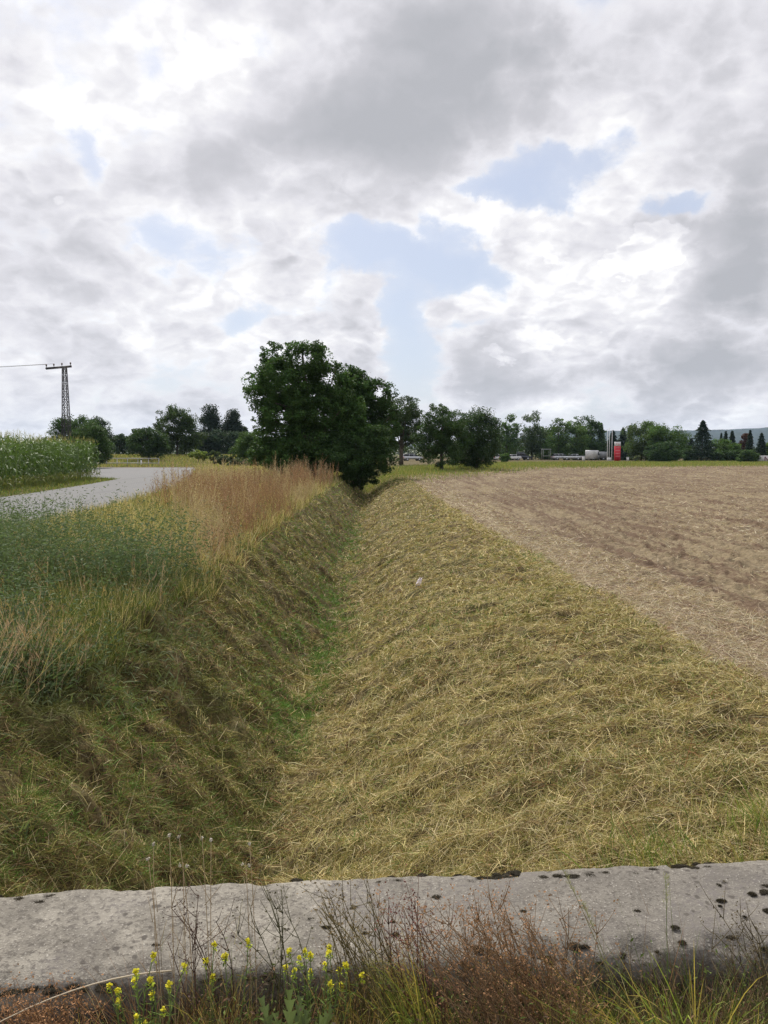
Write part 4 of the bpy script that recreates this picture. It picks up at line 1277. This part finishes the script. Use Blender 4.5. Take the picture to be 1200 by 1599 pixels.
car('silver estate car parked left of another silver car, under the bright green pair of trees', 876, 184, M_SILVER, .25)
car('silver saloon car, right one of the silver pair under the bright green trees', 896, 181, M_SILVER, math.pi - .5, kind='saloon')
car('dark pickup truck beside a white car, under the airy pale tree', 813, 182, M_DARKP, .3, 1.12, 'pickup')
car('white low car in front of the dark pickup truck', 800, 177, M_WHITE, math.pi, .95, 'saloon')
car('pale grey car half hidden behind grass right of the bare-trunk tree', 644, 165, M_SILVER, .3, 1.0, 'estate')
car('small white car peeking out right of the merged field edge trees', 778, 180, M_WHITE, 1.3, .9, 'estate')
van('white delivery van parked left of the flagpoles', 926, 180, M_WHITE, 1.0)
X_ = at(941, 715, 182)[0]
root = thing('cargo_trailer', 'grey boxy trailer parked right behind the white van', 'trailer', (X_, 182, 0), 'vehicles parked beyond the field')
A = Acc(); box(A, (0, 0, 1.25), (1.9, 2.0, 1.5)); A.build('box_body', M_GREYBOX, root)
A = Acc(); box(A, (0, 0, .47), (2.0, 1.8, .06)); tube(A, [(.9, 0, .47), (1.9, 0, .47)], .05, (1, 1, 1), 6); A.build('frame', M_STEEL, root)
wheels(root, (0,), .3, .95)

# open canopy with white frame between the trees
X_ = at(853, 715, 184)[0]
root = thing('canopy', 'open pale-framed canopy shelter between the trees left of the silver cars', 'shelter', (X_, 184, 0))
A = Acc(); box(A, (0, 0, 2.6), (2.0, 2.0, .14)); A.build('roof', M_GREYBOX, root)
for sx in (-1, 1):
    for sy in (-1, 1):
        A = Acc(); box(A, (sx * .9, sy * .9, 1.265), (.07, .07, 2.53)); A.build('post', M_GALV, root)
A = Acc(); box(A, (0, -.96, 1.0), (1.7, .05, .1)); A.build('rail', M_GALV, root)

# red price sign
Ys = 160.0
X_ = at(964.3, 715, Ys)[0]; zt = at(964, 690, Ys)[2]
root = thing('price_sign', 'tall red petrol station price sign with a white top panel', 'sign', (X_, Ys, 0))
wS = 9.0 * Ys / FPX
A = Acc(); box(A, (0, 0, zt * .39), (wS, .35, zt * .78)); A.build('red_panel', M_RED, root)
A = Acc(); box(A, (0, 0, zt * .89), (wS, .36, zt * .22)); w_ = A.build('white_panel', M_WHITE, root)
A = Acc()
for x_, z_, a_, b_ in [(-.33, .9, .09, .5), (-.2, .66, .3, .08), (-.2, .90, .22, .08), (-.2, 1.12, .3, .08), (.12, .9, .09, .5), (.33, .9, .09, .5), (.22, .68, .26, .08)]:
    box(A, (x_ * .8, -.19, zt * .89 + (z_ - .9) * .6), (a_ * .5, .03, b_ * .6))
A.build('lettering', M_RED, w_)
for i in range(4):
    A = Acc(); box(A, (0, -.185, zt * (.70 - .15 * i)), (wS * .8, .03, .15)); A.build('price_bar', M_PALERED, root)
# flagpoles
for i, (px, top, lb) in enumerate([(948.5, 671, 'left'), (951.5, 669, 'middle'), (955.5, 672, 'right')]):
    X_ = at(px, 715, 158)[0]; zt = at(px, top, 158)[2]
    root = thing('flagpole', f'slender white flagpole without a flag, {lb} one of the three left of the red sign', 'flagpole', (X_, 158, 0), 'flagpoles beside the red price sign')
    A = Acc(); tube(A, [(0, 0, 0), (0, 0, zt * .5), (0, 0, zt)], [.075, .06, .045], (1, 1, 1), 8); A.build('pole', M_WHITE, root)
    A = Acc(); tube(A, [(0, 0, zt), (0, 0, zt + .06), (0, 0, zt + .12)], [.02, .09, .02], (1, 1, 1), 8); A.build('finial', M_WHITE, root)
# small white cabinets near the trees
for i, (px, lb, w2, h2) in enumerate([(911.5, 'small white utility box left of the white van', .42, .9), (951.5, 'white utility box at the foot of the flagpoles', .7, .65), (980.5, 'small white utility box right of the red price sign', .4, .7)]):
    X_ = at(px, 715, 157)[0]
    root = thing('utility_box', lb, 'utility box', (X_, 157, 0), 'white boxes along the far field edge')
    A = Acc(); box(A, (0, 0, h2 / 2 + .1), (w2, .4, h2)); A.build('cabinet', M_WHITE, root)
    A = Acc(); box(A, (0, 0, h2 + .13), (w2 + .08, .48, .06), taper=.85); A.build('lid', M_GREYBOX, root)
# banner fence at the right border
Yb = 141.0
xa = at(1183, 715, Yb)[0]; zt = at(1190, 711, Yb)[2]; Lb = 5.2
root = thing('banner_wall', 'long white banner with dark red capital letters at the right border', 'banner', (xa, Yb, 0))
A = Acc(); box(A, (Lb / 2, 0, zt - .62), (Lb, .08, 1.15)); b_ = A.build('banner_panel', plain('banner_cloth', (.62, .60, .60), .7), root)
for i in range(5):
    A = Acc(); box(A, (.02 + Lb * i / 4, .09, zt / 2), (.08, .08, zt + .1)); A.build('post', M_STEEL, root)
for i in range(3):
    A = Acc(); box(A, (.35 + i * .26, -.055, zt - .62), (.09, .03, 1.0)); A.build('stripe', M_GREYBOX, b_)
M_MAR = plain('maroon_letters', (.16, .03, .06), .6)
cu = bpy.data.curves.new('lettering', 'FONT'); cu.body = 'NK'; cu.size = 1.25; cu.extrude = .02; cu.space_character = 1.05
t_ = bpy.data.objects.new('lettering', cu); scene.collection.objects.link(t_); cu.materials.append(M_MAR); t_.parent = b_
t_.location = (1.2, -.07, zt - 1.06); t_.rotation_euler = (math.pi / 2, 0, 0)

# scrap of pale paper on the right bank
px_, py_ = at(655, 911, 1)[0], 0
d = ray(655, 912); tt = 3.0
for _ in range(400):
    if EYE + d.z * tt < float(H(np.array([d.x * tt]), np.array([d.y * tt]))[0]) + .03: break
    tt += .03
A = Acc(); rg = np.random.default_rng(2)
gx, gy = np.meshgrid(np.linspace(-1, 1, 9), np.linspace(-1, 1, 7))
V = .72 * np.stack([gx * .055 * (1.1 - .5 * (gy + 1) / 2) + .03 * gy, gy * .03 + .01 * np.sin(gx * 4), .075 + gy * .075 + rg.normal(0, .008, gx.shape) + .02 * np.sin(gx * 5 + gy * 3)], -1).reshape(-1, 3)
q = grid_quads(7, 9)
A.add(V, np.concatenate([q[:, :3], q[:, [0, 2, 3]]]), (1, 1, 1))
o_ = A.build('paper_scrap', plain('pale_paper', (.75, .66, .68), .7, scale=30), loc=(d.x * tt, d.y * tt, EYE + d.z * tt - .02))
sm = o_.modifiers.new('thickness', 'SOLIDIFY'); sm.thickness = .002
tag(o_, 'crumpled pale pink scrap of paper lying on the mown right bank', 'paper')

# ------------------------------------------------------------------ plants in front of the beam
rng = np.random.default_rng(99)


def curve(p0, p1, bend, n=7):
    p0, p1 = np.array(p0), np.array(p1); t = np.linspace(0, 1, n)[:, None]
    return p0 + (p1 - p0) * t + np.array(bend) * (4 * t * (1 - t))


def stemset(A, pts, r, col): tube(A, pts, np.linspace(r, r * .45, len(pts)), col, 5)


def puff(A, c, r, n, size, col, rg, asp=.6):
    v = rg.normal(size=(n, 3)); v /= np.linalg.norm(v, axis=1, keepdims=True)
    leaves(A, np.array(c) + v * r * rg.uniform(.2, 1, (n, 1)), size * rg.uniform(.6, 1.3, n), np.tile(col, (n, 1)) * rg.uniform(.7, 1.25, (n, 1)), rg, asp=asp)


def mustard(label, bx, Y, tips, lean=0.0):
    b = at(bx, 1640, Y); b = (b[0], Y, -.01)
    root = thing('mustard_plant', label, 'wild mustard', b, 'yellow flowering plants in front of the beam')
    rg = np.random.default_rng(int(bx))
    S, Lf = Acc(), Acc()
    for i, (px, py) in enumerate(tips):
        e = np.array(at(px, py, Y + rg.uniform(-.05, .08))) - np.array(b)
        st = np.array([e[0] * rg.uniform(.1, .35), 0, max(0, e[2] * rg.uniform(0, .3))])
        pts = curve(st, e, (rg.normal(0, .012), rg.normal(0, .01), 0))
        stemset(S, pts, .0022, (.17, .23, .08))
        n = 26
        t = rg.uniform(.25, .97, n)
        P = np.stack([np.interp(t, np.linspace(0, 1, 7), pts[:, q]) for q in range(3)], 1)
        # thin seed pods and small leaves along the stem
        blades(Lf, P, upright(P[:, 0], P[:, 1], .9, rg=rg), rg.uniform(.012, .035, n), .0028, np.tile(C(.17, .24, .07), (n, 1)) * rg.uniform(.7, 1.3, (n, 1)), droop=.1, seg=2, rng=rg)
        F = Acc()
        big = rg.uniform(.5, .95)
        puff(F, e, .0095 * big, int(42 * big), .0075, C(.68, .62, .05), rg, asp=.85)
        puff(F, e + C(0, 0, -.012), .009, 14, .007, C(.45, .52, .06), rg)
        F.build('flower_head', M_LEAF, root)
    n = 60
    az = rg.uniform(0, 6.28, n); el = rg.uniform(.2, 1.2, n)
    d = np.stack([np.cos(az) * np.cos(el), np.sin(az) * np.cos(el), np.sin(el)], 1)
    P = np.stack([rg.normal(0, .05, n), rg.normal(0, .03, n), rg.uniform(.0, .2, n)], 1)
    blades(Lf, P, d, rg.uniform(.05, .12, n), .011, np.tile(C(.12, .19, .06), (n, 1)) * rg.uniform(.7, 1.3, (n, 1)), droop=.35, seg=3, rng=rg, tip=.4)
    S.build('stem', M_LEAF, root); Lf.build('leaves', M_LEAF, root)


mustard('yellow wild mustard near the left side with the tallest yellow flower head', 222, 1.72, [(240, 1492), (213, 1516), (236, 1530), (171, 1538), (184, 1545), (265, 1537), (289, 1507), (185, 1563), (213, 1587), (255, 1576), (226, 1599), (210, 1530), (238, 1552)])
mustard('yellow wild mustard with many scattered small flower heads near the middle', 478, 1.76, [(452, 1484), (477, 1484), (485, 1490), (513, 1486), (515, 1478), (508, 1505), (540, 1506), (446, 1510), (485, 1517), (460, 1515), (530, 1513), (566, 1523), (516, 1537), (534, 1538), (468, 1496)])
mustard('pale fading mustard between the two bright yellow ones', 345, 1.78, [(335, 1474), (352, 1492), (333, 1525), (388, 1470), (322, 1500)])

# white dried flower stalks rising past the far edge of the beam
for i, (bx, py_b, px, py, lb) in enumerate([
        (275, 1600, 265, 1304, 'tallest thin dry stalk with a white seed head, left of the middle'), (262, 1600, 240, 1318, 'thin dry stalk with a white head just left of the tallest dry stalk'),
        (256, 1600, 232, 1341, 'leftmost thin dry stalk with a white head'), (300, 1600, 280, 1306, 'thin dry stalk with a white head just right of the tallest dry stalk'),
        (330, 1600, 316, 1309, 'curved dry stalk with a pale head over the far edge of the beam'), (335, 1600, 330, 1311, 'straight dry stalk with a pale head, right of the curved one'),
        (295, 1600, 286, 1347, 'short dry stalk with twin white heads'), (395, 1600, 384, 1346, 'forked dry stalk with grey heads against the ditch bottom'), (400, 1600, 390, 1318, 'taller dry stalk with a grey head against the ditch bottom')]):
    Y = 1.74 + .01 * i
    b = at(bx, py_b, Y); b = (b[0], Y, -.01); e = np.array(at(px, py, Y + .06)) - np.array(b)
    root = thing('dry_flower_stalk', lb, 'dry stalk', b, 'thin dry flower stalks in front of the beam')
    A = Acc(); stemset(A, curve((0, 0, 0), e, (rng.normal(0, .012), 0, 0)), .0016, (.40, .30, .19))
    for j in range(3):
        s = curve((0, 0, 0), e, (0, 0, 0), 9)[4 + j]
        stemset(A, curve(s, s + np.array([rng.normal(0, .03), .01, .06]), (0, 0, 0), 4), .0009, (.40, .30, .19))
    A.build('stem', M_DRY, root)
    for dxx in ((0,) if i not in (6, 7) else (-.008, .010)):
        F = Acc(); puff(F, e + C(dxx, 0, -abs(dxx) * .8), .005, 22, .005, C(.46, .42, .38), rng, .7); F.build('seed_head', M_DRY, root)


def twiggy(label, bx, Y, tips, col, scol, name, cat, seeds=30, group=None, r=.002, side=8):
    b = at(bx, 1640, Y); b = (b[0], Y, -.01)
    root = thing(name, label, cat, b, group)
    rg = np.random.default_rng(int(bx) + 5)
    S, F = Acc(), Acc()
    for px, py in tips:
        e = np.array(at(px, py, Y + rg.uniform(-.08, .1))) - np.array(b)
        st = np.array([rg.normal(0, .03 if len(tips) < 50 else .07), rg.normal(0, .02), 0])
        pts = curve(st, e, (rg.normal(.03, .025), rg.normal(0, .02), .03), 9)
        stemset(S, pts, r, np.array(col) * rg.uniform(.7, 1.3))
        ends = [pts[-1]]
        for j in range(side):
            s = pts[rg.integers(3, 9)]
            q = s + np.array([rg.normal(-.01, .03), rg.normal(0, .02), rg.uniform(.02, .09)])
            stemset(S, curve(s, q, (0, 0, -.005), 4), r * .5, np.array(col) * rg.uniform(.7, 1.3)); ends.append(q)
        for q in ends:
            n = max(2, seeds // (side + 1))
            P = q + rg.normal(0, 1, (n, 3)) * (.006, .006, .014)
            leaves(F, P, rg.uniform(.003, .009, n), np.tile(scol, (n, 1)) * rg.uniform(.6, 1.4, (n, 1)), rg, asp=.6)
    S.build('stem', M_DRY, root); w_ = F.build('seeds', M_DRY, root); w_['kind'] = 'stuff'


twiggy('dark brown withered dock with drooping leaves in front of the beam, left of the middle', 325, 1.80, [(268, 1418), (285, 1430), (310, 1400), (300, 1450), (262, 1470), (338, 1440)], C(.10, .06, .045), C(.085, .055, .05), 'withered_weed', 'withered weed', 60)
twiggy('thin dark twiggy weed right beside the withered dock', 410, 1.80, [(405, 1370), (395, 1440), (372, 1460), (432, 1420), (455, 1440), (440, 1390)], C(.10, .095, .05), C(.10, .09, .05), 'withered_weed', 'withered weed', 30)
rt = np.random.default_rng(8)
twiggy('rusty brown feathery dead clump leaning left over the middle of the beam', 850, 1.74,
       [(rt.normal(765, 70), 1400 + 150 * rt.random() ** .8) for _ in range(80)], C(.24, .155, .09), C(.27, .15, .08), 'dead_clump', 'dead plant', 60, r=.0018, side=9)
twiggy('low rusty brown dead clump in the bottom left corner', 40, 1.70,
       [(rt.normal(50, 50), rt.uniform(1572, 1605)) for _ in range(34)], C(.26, .15, .08), C(.30, .16, .08), 'dead_clump', 'dead plant', 50, r=.0018, side=9)
twiggy('small maroon brown dead plant on the left flank of the rusty clump', 660, 1.80, [(rt.normal(628, 14), rt.uniform(1405, 1480)) for _ in range(11)], C(.14, .07, .05), C(.15, .06, .05), 'withered_weed', 'withered weed', 60)
twiggy('olive brown wiry plant between the mustard and the green grass tuft', 575, 1.78, [(rt.normal(530, 28), rt.uniform(1400, 1470)) for _ in range(22)], C(.16, .13, .06), C(.17, .12, .06), 'withered_weed', 'withered weed', 40)
twiggy('brown weed with dark seed heads at the right edge of the frame', 1180, 1.82, [(rt.normal(1150, 30), rt.uniform(1420, 1500)) for _ in range(9)], C(.15, .12, .07), C(.10, .08, .05), 'withered_weed', 'withered weed', 40)


def tuft(label, bx, Y, n, tipx, sx, py0, py1, cols, w=.005, seed=0, name='grass_tuft', group='green grass tufts in front of the beam'):
    b = at(bx, 1640, Y); b = np.array((b[0], Y, -.01))
    rg = np.random.default_rng(seed)
    A = Acc()
    tip = np.array([at(rg.normal(tipx, sx), rg.uniform(py0, py1), Y + rg.uniform(-.12, .12)) for _ in range(n)]) - b
    P = np.stack([rg.normal(0, .035, n), rg.normal(0, .03, n), np.zeros(n)], 1)
    d = tip - P; L = np.linalg.norm(d, axis=1) * 1.1
    dr = rg.uniform(.15, .8, n)
    d = d / L[:, None]; d[:, 2] += dr; nn_ = np.linalg.norm(d, axis=1, keepdims=True)
    col = np.array(cols)[rg.integers(0, len(cols), n)] * rg.uniform(.75, 1.25, (n, 1))
    blades(A, P, d / nn_, L * nn_[:, 0], w * rg.uniform(.5, 1.2, n), col, droop=dr * 1.0, seg=6, rng=rg, tip=.2, colt=col * C(1.5, 1.25, .9))
    o_ = A.build(name, M_LEAF, loc=tuple(b)); tag(o_, label, 'grass tuft', group)


gcol = [GREEN * 1.2, GREEN * .9, OLIVE, C(.14, .2, .06)]
tuft('dense green grass tuft between the olive wiry plant and the rusty clump', 680, 1.74, 130, 620, 45, 1440, 1560, gcol, .0042, 1)
tuft('fine pale green grass leaning left above the dense green tuft', 690, 1.82, 70, 590, 32, 1400, 1470, [OLIVE, C(.2, .2, .09)], .0028, 2)
tuft('light green broad-bladed grass tuft on the right, blades arching over', 1075, 1.72, 75, 1020, 75, 1440, 1580, [C(.17, .23, .06), OLIVE * 1.2, GREEN * 1.4], .0055, 3)
tuft('sparse green grass tuft at the bottom right corner', 1150, 1.68, 60, 1150, 45, 1500, 1590, gcol, .0045, 4)
tuft('straw coloured thin grass fan leaning far left, right of the rusty clump', 1000, 1.76, 60, 850, 80, 1450, 1570, [STRAW * .8, C(.3, .24, .14), OLIVE], .0026, 5)
tuft('sparse grey green grass at the bottom left of the mustard', 120, 1.70, 26, 130, 40, 1540, 1590, [C(.15, .17, .09), OLIVE], .003, 6)
tuft('mixed dry and green fine grass between the two bright yellow mustards', 350, 1.74, 90, 330, 50, 1480, 1585, [GREEN, OLIVE, C(.2, .14, .08), STRAW * .6], .0026, 7)
tuft('dry brown fine grass right behind the middle mustard', 560, 1.76, 90, 540, 50, 1470, 1580, [C(.2, .14, .08), OLIVE * .8, C(.3, .22, .13)], .0026, 8)
tuft('dark green fine grass below the bare right half of the beam', 900, 1.74, 110, 900, 60, 1490, 1590, [GREEN * .8, GREEN, C(.2, .15, .08)], .0032, 9)
for i, (bx, px, py, lb) in enumerate([(1048, 1040, 1368, 'tall upright green grass stem with a slim seed head on the right'), (1010, 868, 1336, 'long pale arching grass stem leaning left past the far edge of the beam'), (1000, 905, 1400, 'thin pale grass stem, lower one leaning left on the right half')]):
    Y = 1.8; b = at(bx, 1640, Y); b = (b[0], Y, -.01); e = np.array(at(px, py, Y + .05)) - np.array(b)
    root = thing('tall_grass_plant', lb, 'grass plant', b, 'single tall grass stems')
    A = Acc(); pts = curve((0, 0, 0), e, (.02 if i else 0, 0, .01), 10); stemset(A, pts, .0015, (.28, .27, .13) if i else (.14, .19, .06)); A.build('stem', M_LEAF, root)
    A = Acc(); t = rng.uniform(.84, 1.0, 60); P = np.stack([np.interp(t, np.linspace(0, 1, 10), pts[:, q]) for q in range(3)], 1)
    blades(A, P + rng.normal(0, .003, P.shape), upright(P[:, 0], P[:, 1], .4), rng.uniform(.008, .02, 60), .002, np.tile(C(.33, .33, .17), (60, 1)), droop=.1, seg=1, rng=rng)
    A.build('seed_head', M_DRY, root)

# one long bleached stalk lying across the lower left
A = Acc(); p0 = np.array(at(-30, 1612, 1.60)); p1 = np.array(at(268, 1516, 1.84))
stemset(A, curve(p0, p1, (0, 0, .03), 10)[::-1], .0022, (.55, .47, .36))
o_ = A.build('straw_stalk', M_DRY); tag(o_, 'single long bleached stalk lying slantwise across the lower left', 'dry stalk')

# thistle rosette
b = at(455, 1640, 1.62); b = (b[0], 1.62, 0.0)
root = thing('thistle', 'pale green spiny thistle leaves at the bottom edge under the middle mustard', 'thistle', b)
rg = np.random.default_rng(31)
for px, py in [(408, 1558), (430, 1582), (470, 1556), (452, 1546), (505, 1588), (480, 1578), (440, 1600), (520, 1570)]:
    e = np.array(at(px, py, 1.62 + rg.uniform(-.04, .08))) - np.array(b); A = Acc()
    pts = curve((0, 0, 0), e, (0, 0, .04), 12)
    for i in range(11):
        w_ = .010 * math.sin((i + 1.5) / 12.5 * math.pi) + .003
        for s in (-1, 1):
            d_ = pts[i + 1] - pts[i]; sd_ = np.array([d_[2], .006 * s, -d_[0]]); sd_ /= np.linalg.norm(sd_) + 1e-9
            a_, b2 = pts[i], pts[i + 1]
            tipv = (a_ + b2) / 2 + sd_ * s * w_ * 1.7 + d_ * .6
            A.add([a_, b2, b2 + sd_ * s * w_ * .55, tipv, a_ + sd_ * s * w_ * .55], [(0, 1, 2), (0, 2, 4), (4, 2, 3)], C(.12, .155, .065) * rg.uniform(.8, 1.2))
    A.build('leaf', M_LEAF, root)

# tangled dead undergrowth at the foot of the beam
A = Acc(); rg = np.random.default_rng(77)
n = 95000
x = rg.uniform(-1.6, 1.6, n); y = rg.uniform(1.15, 1.93, n); k = y < wall_y(x) - .22; x, y = x[k], y[k]; n = len(x)
dens = np.where(x < -.62, .45, 1); k = rg.random(n) < dens; x, y = x[k], y[k]; n = len(x)
lim = np.where(x < -.62, .20, .28 + .10 * fbm(x * 4, y * 4, 2, 6))
red = (x < -.5)
col = pick(np.stack([np.full(n, .35), np.full(n, .3), np.where(x > .3, .45, .25), np.where(red, 2.0, .1), np.full(n, .15)], 1), [C(.10, .07, .045), C(.17, .11, .065), GREEN * .9, C(.27, .14, .07), STRAW * .8], rg)
blades(A, np.stack([x, y, np.full(n, -.02)], 1), upright(x, y, .6, (-.15, .1), rg), lim * rg.uniform(.6, 1.6, n), rg.uniform(.0015, .0038, n), col, droop=rg.uniform(.1, .8, n), seg=4, rng=rg)
x, y = rg.uniform(-1.3, 1.4, 15000), rg.uniform(1.4, 1.9, 15000); n = 15000
P = np.stack([x, np.minimum(y, wall_y(x) - .24), rg.uniform(.0, .36, n) * np.where(x < -.42, .5, 1)], 1)
leaves(A, P, rg.uniform(.004, .017, n), pick(np.tile(C(.5, .2, .3), (n, 1)), [C(.07, .05, .035), C(.14, .085, .05), GREEN * .8], rg), rg, asp=.35)
o_ = A.build('undergrowth', M_DRY)
tag(o_, 'tangle of dead brown stems and low greenery at the foot of the beam', 'undergrowth', kind='stuff')
# green blades sprouting behind the beam, on the right
tuft_xy = [(1.35, 2.75), (1.0, 2.8), (1.6, 3.0), (1.2, 3.3), (1.75, 3.4)]
A = Acc()
for (tx, ty) in tuft_xy:
    n = 220; x = rg.normal(tx, .13, n); y = np.maximum(rg.normal(ty, .12, n), wall_y(x) + .26)
    blades(A, np.stack([x, y, H(x, y)], 1), upright(x, y, .35, (-.25, 0), rg), rg.uniform(.12, .34, n), .004, pick(np.tile(C(.5, .3, .2), (n, 1)), [GREEN * 1.5, FRESH * .8, OLIVE], rg), droop=.25, seg=4, rng=rg)
o_ = A.build('green_blades', M_LEAF); tag(o_, 'fresh green grass blades behind the right end of the concrete beam', 'grass', kind='stuff')

# ------------------------------------------------------------------ the air between here and the hills
A = Acc(); box(A, (600, 1850, 83), (9600, 5300, 172)); me = mesh_np('haze', np.concatenate(A.v), tris=np.concatenate(A.t))
m = bpy.data.materials.new('haze'); m.use_nodes = True; t_ = m.node_tree; t_.nodes.clear()
o = t_.nodes.new('ShaderNodeOutputMaterial'); v_ = t_.nodes.new('ShaderNodeVolumePrincipled')
v_.inputs['Color'].default_value = (.55, .74, 1, 1); v_.inputs['Density'].default_value = .00007; v_.inputs['Anisotropy'].default_value = .2
t_.links.new(v_.outputs[0], o.inputs['Volume'])
o_ = link('haze', me, m); o_['kind'] = 'stuff'; o_['label'] = 'thin pale haze over the plain'; o_['category'] = 'haze'
